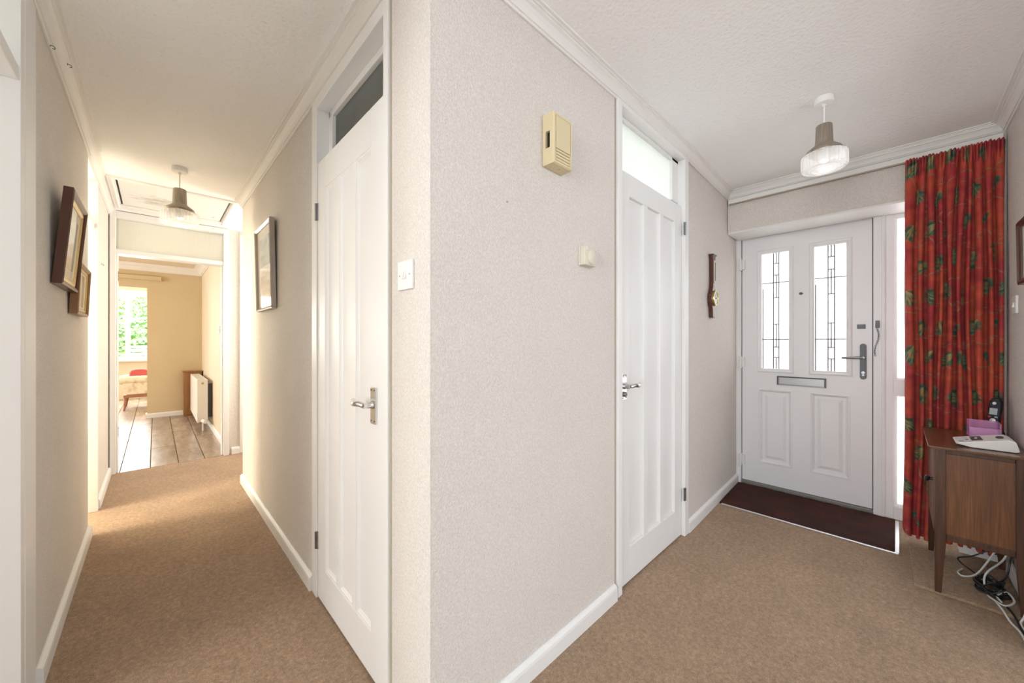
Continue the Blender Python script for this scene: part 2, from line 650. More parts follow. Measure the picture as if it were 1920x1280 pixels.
def sempty(name, loc, label=None):
    o = bpy.data.objects.new(name, None)
    o.empty_display_size = 0.05
    COL.objects.link(o)
    o.location = loc
    return struct(o, label)


def copy_part(o, parent, loc=None):
    c = o.copy()
    COL.objects.link(c)
    c.parent = parent
    if loc is not None:
        c.location = loc
    for ch in o.children:
        copy_part(ch, c)
    return c


H = 2.33
XL = -0.29          # left corridor wall
XA, XA2 = 0.545, 0.524   # corridor right wall, near and far end
YB = 0.89           # hall wall with thermostat
XH = 3.235          # header above the front door
XD = 3.52           # inner face of the front door
YR = -0.405         # right hall wall


def TA(y, o, z):
    return (XA - (y - YB) * (XA - XA2) / 2.88 - o, y, z)


def TB(x, o, z):
    return (x, YB - o, z)


def TB3(x, o, z):   # last stretch of the hall wall, slightly out of line
    return (x, 0.892 + (x - 2.31) * 0.035 / 1.2 - o, z)


def TD(y, o, z):
    return (XD - o, y, z)


def TR(x, o, z):
    return (x, YR + o, z)


def TL(y, o, z):
    return (XL + o, y, z)


# ================================================================== STRUCTURE
# floors
g = G()
g.prism([(XL - 0.12, YR - 0.1), (3.6, YR - 0.1), (3.6, 1.0), (0.60, 1.0), (0.60, 3.77), (1.6, 3.77), (1.6, 4.80), (XL - 0.12, 4.80)], -0.12, 0.0)
struct(g.obj('floor', 'carpet'), 'beige brown carpet running through the hall and the corridor')
g = G()
g.box(-3.4, -1.4, -0.12, XL - 0.12, 4.80, 0.0)
struct(g.obj('floor', 'carpet'), 'carpet of the rooms behind the left corridor wall')
g = G()
g.box(-3.6, 4.80, -0.12, 0.75, 11.1, -0.012)
fl2 = struct(g.obj('floor', 'taupe'), 'brown laminate plank floor in the room beyond the corridor')
random.seed(3)
pm = None
pw, pl = 0.196, 1.16
for i in range(17):
    for j in range(6):
        x0 = 0.555 - (i + 1) * pw
        y0 = 4.81 + j * pl - (0.0, 0.55, 0.28, 0.80, 0.4)[i % 5] * pl
        y1 = y0 + pl
        ya, yb = max(y0, 4.805), min(y1, 11.0)
        if yb - ya < 0.05:
            continue
        gg = G()
        q = 0.0015
        gg.frustum(x0 + q, ya + q, x0 + pw - q, yb - q, 0, 0.012, 0.0025)
        gg.v = [(a, c, -0.012 + o) for a, o, c in gg.v]
        gg.obj('plank', 'laminate', fl2)

# ceiling with the loft hatch opening
HX0, HX1, HY0, HY1 = -0.215, 0.465, 3.83, 4.56
g = G()
z0, z1 = H, H + 0.12
g.box(XL - 0.12, YR - 0.1, z0, 3.6, 1.02, z1)
g.box(XL - 0.12, 1.02, z0, 0.66, HY0, z1)
g.box(XL - 0.12, HY0, z0, HX0, HY1, z1)
g.box(HX1, HY0, z0, 0.66, HY1, z1)
g.box(XL - 0.12, HY1, z0, 0.66, 4.80, z1)
g.box(0.66, 3.70, z0, 1.7, 4.80, z1)
struct(g.obj('ceiling', 'artex'), 'white stippled ceiling of hall and corridor')
g = G()
g.box(-3.4, -1.4, H, XL - 0.12, 4.80, H + 0.12)
struct(g.obj('ceiling', 'wall_plain'), 'plain white ceiling of the rooms on the left')
g = G()
g.box(-3.6, 4.80, H + 0.01, 0.75, 11.1, H + 0.13)
struct(g.obj('ceiling', 'wall_cream'), 'cream ceiling of the room beyond the corridor')

# corridor left wall: bedroom and study doorways, plus one added behind the camera
D1a, D1b = 0.98, 1.805
D2a, D2b = 3.36, 3.82
TOP = 2.275
g = G()
for a, c in ((YR - 0.1, -0.33), (0.81, D1a - 0.045), (D1b + 0.045, D2a)):
    g.box(XL - 0.12, a, 0, XL, c, H)
for a, c in ((-0.33, 0.81), (D1a - 0.045, D1b + 0.045), (D2a, D2b + 0.03)):
    g.box(XL - 0.12, a, TOP + 0.046, XL, c, H)
g.box(XL - 0.13, D2b + 0.03, 0, XL - 0.005, 4.80, H)
struct(g.obj('wall_left', 'wallpaper'), 'cream textured wallpaper wall on the left of the corridor')
# corridor right wall with cupboard door opening
O1a, O1b = 1.14, 1.87
g = G(TA)
g.box(1.01, -0.115, 0, O1a, 0, H)
g.box(O1b, -0.115, 0, 3.77, 0, H)
g.box(O1a, -0.115, 2.285, O1b, 0, H)
struct(g.obj('wall_corridor', 'wallpaper'), 'cream wallpaper wall on the right of the corridor')
# hall wall
O2a, O2b = 1.525, 2.325
g = G()
g.prism([(XA, YB), (O2a, YB), (O2a, 1.01), (TA(1.01, 0, 0)[0], 1.01)], 0, H)
g.box(O2a, YB, 2.285, O2b, 1.01, H)
g.prism([(O2b, TB3(O2b, 0, 0)[1]), (3.6, TB3(3.6, 0, 0)[1]), (3.6, 1.06), (O2b, 1.01)], 0, H)
struct(g.obj('wall_hall', 'wallpaper'), 'pale textured wallpaper wall facing into the hall')
# front wall: header and side nib
g = G()
g.box(XH, -0.245, 2.022, 3.60, 0.915, H)
g.box(XH, YR - 0.1, 0, 3.60, -0.245, H)
struct(g.obj('wall_front', 'wallpaper'), 'wallpaper wall above and beside the front door')
g = G()
g.box(XH + 0.001, -0.245, 2.008, XD - 0.02, 0.915, 2.0215)
struct(g.obj('trim_7', 'trim_white'), 'white soffit board above the front door')
# right wall
g = G()
g.box(XL - 0.12, YR - 0.12, 0, 0.10, YR, H)
g.box(2.35, YR - 0.12, 0, XH, YR, H)
g.box(0.10, YR - 0.12, 2.15, 2.35, YR, H)  # wide opening added to let fill light onto the hall wall
struct(g.obj('wall_right', 'wallpaper'), 'pale wallpaper wall behind the small oak cabinet')
# alcove at the corridor end
g = G()
g.box(0.66, 3.66, 0, 1.60, 3.77, H)
g.box(1.60, 3.66, 0, 1.72, 4.80, H)
struct(g.obj('wall_alcove', 'wallpaper'), 'wall of the little alcove at the end of the corridor')
# end wall with the doorway
g = G()
g.box(XL - 0.12, 4.80, 0, -0.285, 4.92, H)
g.box(0.545, 4.80, 0, 1.72, 4.92, H)
g.box(-0.285, 4.80, 2.30, 0.545, 4.92, H)
struct(g.obj('wall_end', 'wallpaper'), 'narrow wall around the doorway at the corridor end')

# rooms beyond
g = G()
g.box(-0.7, -3.1, 0, 3.1, -3.0, H)
g.box(-0.41, -3.0, 0, -0.31, YR - 0.12, H)
g.box(3.0, -3.0, 0, 3.1, YR - 0.12, H)
struct(g.obj('wall_fill_room', 'wall_plain'), 'white walls of an added, unseen room that feeds fill light to the hall')
g = G()
g.box(-0.41, -3.0, H, 3.1, YR - 0.1, H + 0.1)
struct(g.obj('ceiling_fill_room', 'wall_plain'), 'white ceiling of the added room behind the camera')
g = G()
g.box(-0.41, -3.0, -0.12, 3.1, YR - 0.1, 0)
struct(g.obj('floor_fill_room', 'carpet'), 'carpet of the added room behind the camera')
g = G()
g.box(-3.4, -1.4, 0, -3.3, 4.80, H)
g.box(-3.4, -1.5, 0, XL - 0.13, -1.4, H)
g.box(-3.3, 3.20, 0, XL - 0.12, 3.30, H)
g.box(-3.3, 0.83, 0, XL - 0.125, 0.91, H)  # partition added to keep the bedroom and fill lamps apart
g.box(-3.3, 4.55, 0, XL - 0.13, 4.65, H)
struct(g.obj('wall_rooms', 'wall_plain'), 'plain white walls of the rooms left of the corridor')
g = G()
g.box(0.555, 4.92, 0, 0.66, 11.0, H + 0.01)
struct(g.obj('wall_dining_right', 'wall_cream'), 'cream wall with the radiator in the room beyond')
g = G()
g.box(-0.09, 7.93, 0, 0.555, 8.05, H + 0.01)
g.box(-3.5, 7.93, 1.985, -0.09, 8.05, H + 0.01)
g.box(-3.5, 7.93, 0, -2.4, 8.05, 1.985)
struct(g.obj('wall_dining_end', 'wall_yellow'), 'yellow painted wall with a wide opening to the lounge')
g = G()
g.box(-3.6, 4.80, 0, -3.5, 11.0, H)
g.box(-3.5, 4.80, 0, XL - 0.12, 4.90, H)
g.box(-3.5, 10.9, 0, 0.555, 11.0, 0.80)
g.box(-3.5, 10.9, 2.22, 0.555, 11.0, H)
g.box(0.05, 10.9, 0.80, 0.555, 11.0, 2.22)
g.box(-3.5, 10.9, 0.80, -2.4, 11.0, 2.22)
struct(g.obj('wall_lounge', 'wall_cream'), 'cream walls of the lounge around its window')

# closets behind the two inner doors
g = G()
g.box(1.24, 1.01, 0, 1.30, 2.2, H)
g.box(0.67, 2.10, 0, 1.24, 2.2, H)
g.box(0.67, 1.02, H, 1.30, 2.2, H + 0.1)
struct(g.obj('wall_cupboard', 'dark'), 'dark inside of the corridor cupboard')  # near-black walls stand in for the unlit interior
g = G()
g.box(1.30, 1.9, 0, 2.6, 2.0, 3.0)
g.box(2.6, 1.07, 0, 2.7, 2.0, 3.0)
g.box(1.30, 1.20, 2.9, 2.6, 1.9, 3.0)  # part roof added to limit the sky light on the transom glass
struct(g.obj('wall_cloakroom', 'wall_plain'), 'white walls of the unseen cloakroom, left part-roofless to light the transom')
g = G()
g.box(1.30, 1.01, -0.1, 2.7, 2.0, 0)
struct(g.obj('floor_cloakroom', 'wall_plain'), 'pale floor of the cloakroom')

# ------------------------------------------------------------------ cornices and baseboards
def cprof(k=1.0, h=H):
    p = [(0, .052), (.006, .052), (.009, .046), (.014, .045), (.016, .040), (.021, .031), (.029, .021), (.037, .016),
         (.038, .011), (.044, .010), (.045, .006), (.054, .005), (.056, .0), (0, 0)]
    return [(o * k, h - d * k) for o, d in p]


def trim(n, path, prof, mat, label, cls='trim'):
    g = G()
    g.sweep(path, prof)
    return struct(g.obj('%s_%s' % (cls, n), mat), label)


e = 0.0005
trim(1, [(TA(3.77, e, 0)[0], 3.77), (XA - e, YB - e), (O2b, YB - e), (XH - e, TB3(XH, e, 0)[1]), (XH - e, YR + e), (XL + e, YR + e), (XL + e, D2a)],
     cprof(), 'trim_white', 'white stepped cornice around hall and corridor ceiling')
trim(2, [(XL - 0.005 + e, D2a + 0.001), (XL - 0.005 + e, 4.799)], cprof(0.9), 'trim_white', 'white cornice beside the loft hatch')
trim(3, [(0.554, 5.0), (0.554, 7.929), (-3.4, 7.929)][::-1], cprof(1.9, H + 0.01), 'trim_white', 'deep white cornice in the room beyond')
bp = [(0, 0), (.018, 0), (.018, .050), (.016, .060), (.010, .067), (.004, .070), (0, .070)]
bps = [(o, z) for o, z in bp]
trim('corridor', [(TA(3.77, e, 0)[0], 3.77), (TA(1.906, e, 0)[0], 1.906)], bp, 'gloss_white', 'white skirting along the right of the corridor', 'baseboard')
trim('corner', [(TA(1.125, e, 0)[0], 1.125), (XA - e, YB - e), (O2a - 0.022, YB - e)], bp, 'gloss_white', 'white skirting around the wall corner to the hall door', 'baseboard')
trim('hall', [(O2b + 0.022, TB3(O2b, e, 0)[1]), (3.49, TB3(3.49, e, 0)[1])], bp, 'gloss_white', 'white skirting between hall door and front door', 'baseboard')
trim('right', [(XH - e, -0.245), (XH - e, YR + e), (2.40, YR + e)], bp, 'gloss_white', 'white skirting under the hall cabinet', 'baseboard')
trim('left', [(XL + e, D1b + 0.2), (XL + e, D2a - 0.002)], bp, 'gloss_white', 'white skirting on the left of the corridor', 'baseboard')
trim('left_far', [(XL - 0.005 + e, D2b + 0.045), (XL - 0.005 + e, 4.765)], bp, 'gloss_white', 'white skirting before the end doorway', 'baseboard')
trim('end', [(0.57, 4.799), (0.64, 4.799)], bp, 'gloss_white', 'short white skirting right of the end doorway', 'baseboard')
trim('dining', [(-0.089, 8.05), (-0.089, 7.929), (0.554, 7.929), (0.554, 4.93)], bp, 'gloss_white', 'white skirting in the room beyond', 'baseboard')


# door casings
def casing(nm, T, a0, a1, top, face, w, depth, mat='gloss_white', label=None, mids=(), wr=None):
    """posts with faces of width w either side of the opening a0..a1, mids = (z0, z1) cross rails"""
    g = G(T)
    wr = wr or w
    g.box(a0 - w, -depth, 0, a0, face, top + w)
    g.box(a1, -depth, 0, a1 + wr, face, top + w)
    g.box(a0, -depth, top, a1, face, top + w)
    for z0, z1 in mids:
        g.box(a0, -depth, z0, a1, face - 0.004, z1)
    return g


# left near doorway (bedroom): wide white frame, transom above
g = casing('x', TL, D1a, D1b, TOP, 0.003, 0.045, 0.125, mids=((1.943, 1.985),))
g.box(D1b + 0.045, 0, 0, D1b + 0.185, 0.004, H - 0.05)
o = struct(g.obj('trim_4', 'gloss_white', bevel=0.002), 'white door frame of the bright bedroom at the left edge')
gp = G(TL)
gp.box(D1a, -0.055, 1.985, D1b, -0.050, TOP)
gp.obj('transom_pane', 'glass_reeded', o)
# unseen doorway added behind the camera to let fill light in
g = casing('x', TL, -0.30, 0.78, TOP, 0.010, 0.03, 0.125)
struct(g.obj('trim_8', 'gloss_white'), 'white frame of the added, unseen doorway behind the camera')
# study doorway
g = G(TL)
g.box(D2b, -0.13, 0, D2b + 0.03, 0.006, 2.32)
g.box(D2a, -0.12, TOP, D2b, -0.001, 2.32)
g.box(D2a + 0.002, -0.12, 0, D2a + 0.02, -0.02, 2.275)
g.box(D2a, -0.13, 1.945, D2b, -0.01, 1.985)
o = struct(g.obj('trim_5', 'gloss_white', bevel=0.002), 'white frame of the open doorway on the left of the corridor')
gp = G(TL)
gp.box(D2a + 0.02, -0.055, 1.985, D2b, -0.050, TOP)
gp.obj('transom_pane', 'glass_reeded', o)

# end doorway
TE = lambda x, oo, z: (x, 4.80 - oo, z)
g = G(TE)
g.box(-0.288, -0.125, 0, -0.25, 0.030, 2.325)
g.box(-0.25, -0.125, 0, -0.240, -0.03, 1.955)
g.box(0.503, -0.125, 0, 0.548, 0.030, 2.325)
g.box(0.495, -0.125, 0, 0.503, -0.03, 1.955)
g.box(-0.25, -0.125, 1.95, 0.503, 0.022, 1.99)
g.box(-0.25, -0.125, 2.272, 0.503, 0.030, 2.325)
g.box(0.64, -0.06, 0, 0.70, 0.018, 2.29)
o = struct(g.obj('door_4', 'gloss_white', bevel=0.003), 'white frame of the open doorway at the corridor end with glazed transom')
gp = G(TE)
gp.box(-0.25, -0.055, 1.99, 0.503, -0.050, 2.272)
gp.obj('transom_pane', 'glass_reeded', o)
for zz in (1.76, 0.36):
    gp = G()
    gp.box(-0.2505, 4.835, zz - 0.045, -0.2485, 4.87, zz + 0.045)
    gp.box(-0.2405, 4.845, zz - 0.045, -0.2385, 4.88, zz + 0.045)
    hh = gp.obj('hinge', 'steel_grey', o)
    for dz in (-0.028, 0, 0.028):
        gs = G()
        gs.lathe([(0.0045, 0), (0.0045, 0.0015), (0.0, 0.0018)], (-0.2385, 4.865, zz + dz), 10, 'x')
        gs.obj('screw', 'dark', hh)

# loft hatch: frame trim and board
g = G()
fr = [(0.0, 0.0), (0.032, 0.0), (0.032, -0.012), (0.024, -0.017), (0.006, -0.012), (0.0, -0.012)]
gg = G(lambda a, o, z: (a, z, H + o))
gg.ring(HX0 - 0.032, HY0 - 0.032, HX1 + 0.032, HY1 + 0.09, [(i, o_) for i, o_ in fr])
g.add(gg.v, gg.f)
g.box(HX0, HY0, H, HX0 + 0.008, HY1, H + 0.10)
g.box(HX1 - 0.008, HY0, H, HX1, HY1, H + 0.10)
g.box(HX0, HY0, H, HX1, HY0 + 0.008, H + 0.10)
g.box(HX0, HY1 - 0.008, H, HX1, HY1, H + 0.10)
g.box(HX0, HY1 - 0.03, H - 0.010, HX1, HY1 + 0.06, H - 0.0005)
o = struct(g.obj('trim_6', 'gloss_white'), 'white trim around the loft hatch')
hatch = thing('loft_hatch', (0.125, 4.19, H - 0.002), 'white loft hatch board with a grey mould stain in corridor ceiling', 'hatch')
g = G()
g.box(HX0 + 0.020, HY0 + 0.010, H - 0.002, HX1 - 0.020, HY1 - 0.032, H + 0.014)
g.obj('board', 'hatch_board', hatch)
g = G()
g.lathe([(0.012, 0), (0.012, -0.004), (0.007, -0.006), (0, -0.006)], (0.395, 4.42, H - 0.002), 14)
g.obj('catch', 'thermostat_plastic', hatch, smooth=True)
g = G()
g.box(HX0 - 0.03, HY0 - 0.03, H + 0.13, HX1 + 0.03, HY1 + 0.03, H + 0.16)
struct(g.obj('ceiling_void', 'dark'), 'dark loft space above the hatch')


# ================================================================== INNER DOORS
def lever_handle(parent, T, a, zc, sgn, keyhole=False, h=0.125):
    """backplate with lever; sgn = direction of lever along the wall axis"""
    g = G(T)
    g.box(a - 0.020, 0, zc - 0.065, a + 0.020, 0.0075, zc + h - 0.065)
    pl = g.obj('handle_plate', 'chrome', parent, bevel=0.002)
    g = G(T)
    g.lathe([(0.0135, 0.0075), (0.0135, 0.012), (0.010, 0.016), (0.0095, 0.040), (0.0, 0.041)], (a, 0, zc), 18, 'y')
    pts, rs = [], []
    for k in range(9):
        t = k / 8
        pts.append((a + sgn * (0.002 + 0.098 * t), 0.037 + 0.012 * math.sin(t * math.pi) - 0.004 * t, zc + 0.004 * math.sin(t * 6) + 0.010 * t * t))
        rs.append(0.0085 + 0.003 * math.sin(t * math.pi) - 0.0015 * t)
    g.tube(pts, rs, 12)
    g.obj('lever', 'chrome', pl, smooth=True)
    for dz in (-0.055, h - 0.075):
        for da in (-0.013, 0.013):
            g = G(T)
            g.lathe([(0.0028, 0.0075), (0.0028, 0.0085), (0, 0.0088)], (a + da, 0, zc + dz), 8, 'y')
            g.obj('screw', 'steel_grey', pl)
    if keyhole:
        g = G(T)
        g.lathe([(0.012, 0.0075), (0.012, 0.014), (0.009, 0.017), (0.0, 0.017)], (a, 0, zc - 0.038), 18, 'y')
        g.obj('turn_knob', 'chrome_mid', pl, smooth=True)


def butt_hinge(parent, T, a, zc):
    g = G(T)
    g.tube([(a, 0.010, zc - 0.038), (a, 0.010, zc + 0.038)], 0.0055, 10)
    g.box(a - 0.012, 0.004, zc - 0.038, a + 0.012, 0.0095, zc + 0.038)
    for k in (-1, 1):
        g.tube([(a, 0.010, zc + k * 0.013 - 0.001), (a, 0.010, zc + k * 0.013 + 0.001)], 0.0063, 10)
    g.obj('hinge', 'chrome_mid', parent)


def panel_door(root, T, a0, a1, z0, z1, stile, toprail, botrail, munt, face, recess, hinge_side, bead=True):
    """three tall recessed panels"""
    w = (a1 - a0 - 2 * stile - 2 * munt) / 3
    pz0, pz1 = z0 + botrail, z1 - toprail
    g = G(T)
    b0 = face - 0.036
    g.box(a0, b0, z0, a0 + stile, face, z1)
    g.box(a1 - stile, b0, z0, a1, face, z1)
    g.box(a0 + stile, b0, z0, a1 - stile, face, pz0)
    g.box(a0 + stile, b0, pz1, a1 - stile, face, z1)
    edges = []
    for k in range(3):
        c = a0 + stile + k * (w + munt)
        edges.append((c, c + w))
        if k < 2:
            g.box(c + w, b0, pz0, c + w + munt, face, pz1)
    leaf = g.obj('door_leaf', 'gloss_white', root, bevel=0.003)
    for c, d in edges:
        g = G(T)
        g.box(c - 0.002, b0 + 0.004, pz0 - 0.002, d + 0.002, face - recess, pz1 + 0.002)
        g.obj('panel', 'gloss_white', leaf)
        if bead:
            g = G(T)
            g.ring(c, pz0, d, pz1, [(0, face - recess - 0.001), (0, face - 0.002), (0.006, face - 0.002), (0.010, face - recess * 0.6), (0.014, face - recess * 0.85), (0.016, face - recess - 0.001)])
            g.obj('bead', 'gloss_white', leaf)
    return leaf


# --- corridor cupboard door
d1 = sempty('door_1', TA(1.5, 0, 0), 'white three panel cupboard door in the corridor')
g = G(TA)
g.box(1.835, -0.10, 0, 1.902, 0.009, 2.290)
g.box(1.128, -0.10, 0, 1.160, 0.009, 2.290)
g.box(1.160, -0.10, 2.235, 1.835, 0.009, 2.290)
g.box(1.160, -0.10, 1.982, 1.835, -0.055, 2.005)
# inner bead frame round the transom glass
g.box(1.790, -0.072, 2.005, 1.835, -0.045, 2.235)
g.box(1.160, -0.072, 2.205, 1.835, -0.045, 2.235)
g.box(1.160, -0.072, 2.005, 1.185, -0.045, 2.235)
g.obj('door_frame', 'gloss_white', d1, bevel=0.002)
g = G(TA)
g.box(1.116, -0.02, 0, 1.128, 0.0015, 2.285)
g.obj('joint_strip', 'taupe', d1)  # brown strip painting in the shadow gap beside the frame
g = G(TA)
g.box(1.185, -0.066, 2.003, 1.790, -0.061, 2.205)
g.obj('transom_pane', 'glass_reeded', d1)
lf = panel_door(d1, TA, 1.163, 1.832, 0.008, 1.980, 0.100, 0.135, 0.158, 0.036, 0.004, 0.011, 1)
lever_handle(lf, lambda a, o, z: TA(a, o + 0.004, z), 1.232, 0.955, 1)
butt_hinge(d1, TA, 1.836, 1.760)
butt_hinge(d1, TA, 1.836, 0.265)

# --- hall door (cloakroom)
d2 = sempty('door_2', TB(1.92, 0, 0), 'white three panel door in the hall wall')
g = G(TB)
g.box(1.519, -0.10, 0, 1.556, 0.012, 2.290)
g.box(2.289, -0.10, 0, 2.345, 0.012, 2.290)
g.box(1.556, -0.10, 2.262, 2.289, 0.012, 2.290)
g.box(1.556, -0.10, 1.985, 2.289, -0.045, 2.010)
g.box(2.205, -0.060, 2.010, 2.289, -0.030, 2.262)
g.box(1.556, -0.060, 2.245, 2.289, -0.030, 2.262)
g.obj('door_frame', 'gloss_white', d2, bevel=0.002)
g = G(TB)
g.box(1.506, -0.02, 0, 1.519, 0.0015, 2.285)
g.obj('joint_strip', 'taupe', d2)  # narrow brown strip along the wall edge beside the frame
g = G(TB)
g.box(1.556, -0.048, 2.008, 2.207, -0.044, 2.246)
g.obj('transom_pane', 'glass_reeded', d2)
TB2 = lambda a, o, z: TB(a, o - 0.008, z)
lf = panel_door(d2, TB2, 1.559, 2.286, 0.008, 1.983, 0.100, 0.110, 0.166, 0.048, 0.0, 0.0165, 1, bead=False)
lever_handle(lf, TB2, 1.597, 0.958, 1, keyhole=True)
T2h = lambda a, o, z: TB(a, o + 0.004, z)
butt_hinge(d2, T2h, 2.287, 1.846)
butt_hinge(d2, T2h, 2.287, 0.255)

# ================================================================== FRONT DOOR
d3 = sempty('door_3', (XD, 0.5, 0), 'white panelled front door with two leaded glass lights')
g = G(TD)
g.box(0.893, -0.06, 0.0, 0.955, 0.022, 2.06)
g.box(0.048, -0.06, 0.0, 0.107, 0.022, 2.06)
g.box(0.107, -0.06, 2.022, 0.893, 0.022, 2.06)
g.box(0.054, 0.022, 0.0, 0.066, 0.038, 2.04)
g.obj('door_frame', 'upvc_white', d3, bevel=0.003)
g = G(TD)
g.box(0.107, -0.06, 0.0, 0.893, 0.014, 0.026)
g.obj('threshold', 'threshold', d3, bevel=0.003)
g = G(TD)
for bx in ((0.100, -0.056, 0.02, 0.122, -0.046, 2.03), (0.878, -0.056, 0.02, 0.900, -0.046, 2.03), (0.100, -0.056, 2.008, 0.900, -0.046, 2.03)):
    g.box(*bx)
g.obj('gap_strip', 'dark', d3)  # dark strips added behind the leaf to block light through the gap
# leaf: a grid with two glazed openings
DY0, DY1, DZ0, DZ1 = 0.112, 0.888, 0.030, 2.017
ga = [(0.243, 0.421), (0.574, 0.752)]
GZ0, GZ1 = 0.952, 1.870
g = G(TD)
ys = [DY0, ga[0][0], ga[0][1], ga[1][0], ga[1][1], DY1]
for i in (0, 2, 4):
    g.box(ys[i], -0.045, GZ0, ys[i + 1], 0, GZ1)
g.box(DY0, -0.045, GZ1, DY1, 0, DZ1)
pa = [(0.232, 0.435), (0.560, 0.763)]
PZ0, PZ1 = 0.205, 0.782
g.box(DY0, -0.045, PZ1, DY1, 0, GZ0)
g.box(DY0, -0.045, DZ0, DY1, 0, PZ0)
ys = [DY0, pa[0][0], pa[0][1], pa[1][0], pa[1][1], DY1]
for i in (0, 2, 4):
    g.box(ys[i], -0.045, PZ0, ys[i + 1], 0, PZ1)
leaf = g.obj('door_leaf', 'upvc_white', d3)
for a, c in pa:
    g = G(TD)
    g.box(a, -0.040, PZ0, c, -0.012, PZ1)
    g.frustum(a + 0.030, PZ0 + 0.030, c - 0.030, PZ1 - 0.030, -0.0125, -0.001, 0.022)
    g.obj('panel', 'upvc_white', leaf)
    g = G(TD)
    g.ring(a - 0.010, PZ0 - 0.010, c + 0.010, PZ1 + 0.010, [(0.0, -0.001), (0.003, 0.004), (0.009, 0.005), (0.014, 0.001), (0.020, -0.006), (0.026, -0.0115), (0.026, -0.0125), (0.010, -0.0125)])
    g.obj('panel_moulding', 'upvc_white', leaf)
for a, c in ga:
    g = G(TD)
    g.ring(a - 0.032, GZ0 - 0.030, c + 0.032, GZ1 + 0.034, [(0.0, -0.001), (0.002, 0.006), (0.010, 0.010), (0.016, 0.009), (0.020, 0.005), (0.032, 0.001), (0.034, -0.010), (0.030, -0.012), (0.0, -0.004)])
    g.obj('glazing_moulding', 'upvc_white', leaf)
    g = G(TD)
    g.box(a - 0.003, -0.026, GZ0 - 0.003, c + 0.003, -0.020, GZ1 + 0.003)
    pane = g.obj('glass_pane', 'glass_rain', leaf)
    L = G(TD)
    wd, hh = c - a, GZ1 - GZ0
    lw = 0.0040
    xa, xb = a + wd * 0.37, a + wd * 0.57
    xm = (xa + xb) / 2

    def vline(x, f0, f1):
        L.box(x - lw, -0.020, GZ1 - hh * f1, x + lw, -0.0172, GZ1 - hh * f0)

    def hline(f, x0, x1):
        z = GZ1 - hh * f
        L.box(x0, -0.020, z - lw, x1, -0.0168, z + lw)
    vline(xa, 0, 1)
    vline(xb, 0, 1)
    for f0, f1 in ((0, .09), (.19, .385), (.615, .81), (.90, 1)):
        vline(xm, f0, f1)
    for f in (.09, .19, .385, .615, .81, .90):
        hline(f, xa, xb)
    for f in (.255, .745):
        hline(f, a, c)
    vline(c - 0.006, 0.3, 1.0)
    o = L.obj('leading', 'lead', pane)
# letter plate
g = G(TD)
g.box(0.352, 0, 0.830, 0.648, 0.006, 0.900)
lp = g.obj('letter_plate', 'chrome_mid', leaf, bevel=0.002)
g = G(TD)
g.box(0.362, 0.006, 0.838, 0.638, 0.012, 0.892)
fl_ = g.obj('letter_flap', 'letter_steel', lp, bevel=0.002)
g = G(TD)
g.box(0.356, 0.006, 0.893, 0.644, 0.014, 0.899)
g.box(0.352, 0.006, 0.832, 0.360, 0.014, 0.899)
g.box(0.640, 0.006, 0.832, 0.648, 0.014, 0.899)
g.obj('letter_rim', 'steel_grey', lp, bevel=0.001)
# lever handle on long plate
g = G(TD)
pts = []
for k in range(13):
    t = math.pi * k / 12
    pts.append((0.157 + 0.0165 * math.cos(t), 1.138 + 0.0165 * math.sin(t)))
for k in range(13):
    t = math.pi + math.pi * k / 12
    pts.append((0.157 + 0.0165 * math.cos(t), 0.925 + 0.0165 * math.sin(t)))
g.extr(pts, 0, 0.009)
hp = g.obj('handle_plate', 'steel_grey', leaf, bevel=0.002)
g = G(TD)
g.lathe([(0.013, 0.009), (0.013, 0.016), (0.009, 0.020), (0.009, 0.052), (0, 0.053)], (0.157, 0, 1.058), 18, 'y')
g.tube([(0.155, 0.046, 1.058), (0.18, 0.050, 1.058), (0.22, 0.048, 1.057), (0.262, 0.044, 1.056), (0.266, 0.043, 1.056)], [0.009, 0.0085, 0.008, 0.0085, 0.004], 12)
g.obj('lever', 'chrome_mid', hp, smooth=True)
g = G(TD)
g.lathe([(0.009, 0.009), (0.009, 0.013), (0, 0.013)], (0.157, 0, 0.955), 16, 'y')
g.lathe([(0.006, 0.009), (0.006, 0.013), (0, 0.013)], (0.157, 0, 0.938), 16, 'y')
g.obj('lock_cylinder', 'chrome_mid', hp)
g = G(TD)
g.box(0.145, 0, 1.258, 0.188, 0.007, 1.288)
g.obj('lock_cover', 'steel_grey', leaf, bevel=0.002)
g = G(TD)
g.lathe([(0.010, 0), (0.010, 0.006), (0.006, 0.010), (0, 0.010)], (0.500, 0, 1.533), 16, 'y')
g.box(0.486, 0, 1.529, 0.500, 0.005, 1.537)
g.obj('door_viewer', 'steel_grey', leaf)
for zc in (1.805, 1.000, 0.195):
    g = G(TD)
    g.box(0.888, 0.0, zc - 0.048, 0.922, 0.030, zc + 0.048)
    g.box(0.866, 0.0, zc - 0.040, 0.888, 0.022, zc + 0.040)
    g.tube([(0.894, 0.031, zc - 0.050), (0.894, 0.031, zc + 0.050)], 0.010, 14)
    g.obj('hinge', 'white_plastic', d3, bevel=0.002)
# security chain on the frame
g = G(TD)
g.box(0.076, 0.022, 1.262, 0.096, 0.036, 1.310)
ck = g.obj('chain_bracket', 'steel_grey', d3, bevel=0.002)
random.seed(5)
link = G(TD)
for k in range(24):
    f = k / 23
    a = 0.088 - 0.010 * math.sin(f * 5.5) + 0.002
    z = 1.262 - f * 0.185
    pts = []
    for q in range(9):
        t = 2 * math.pi * q / 8
        if k % 2:
            pts.append((a + 0.0045 * math.cos(t), 0.028, z + 0.007 * math.sin(t)))
        else:
            pts.append((a, 0.028 + 0.0045 * math.cos(t), z + 0.007 * math.sin(t)))
    link.tube(pts, 0.0013, 6)
link.obj('chain', 'chrome_mid', ck)

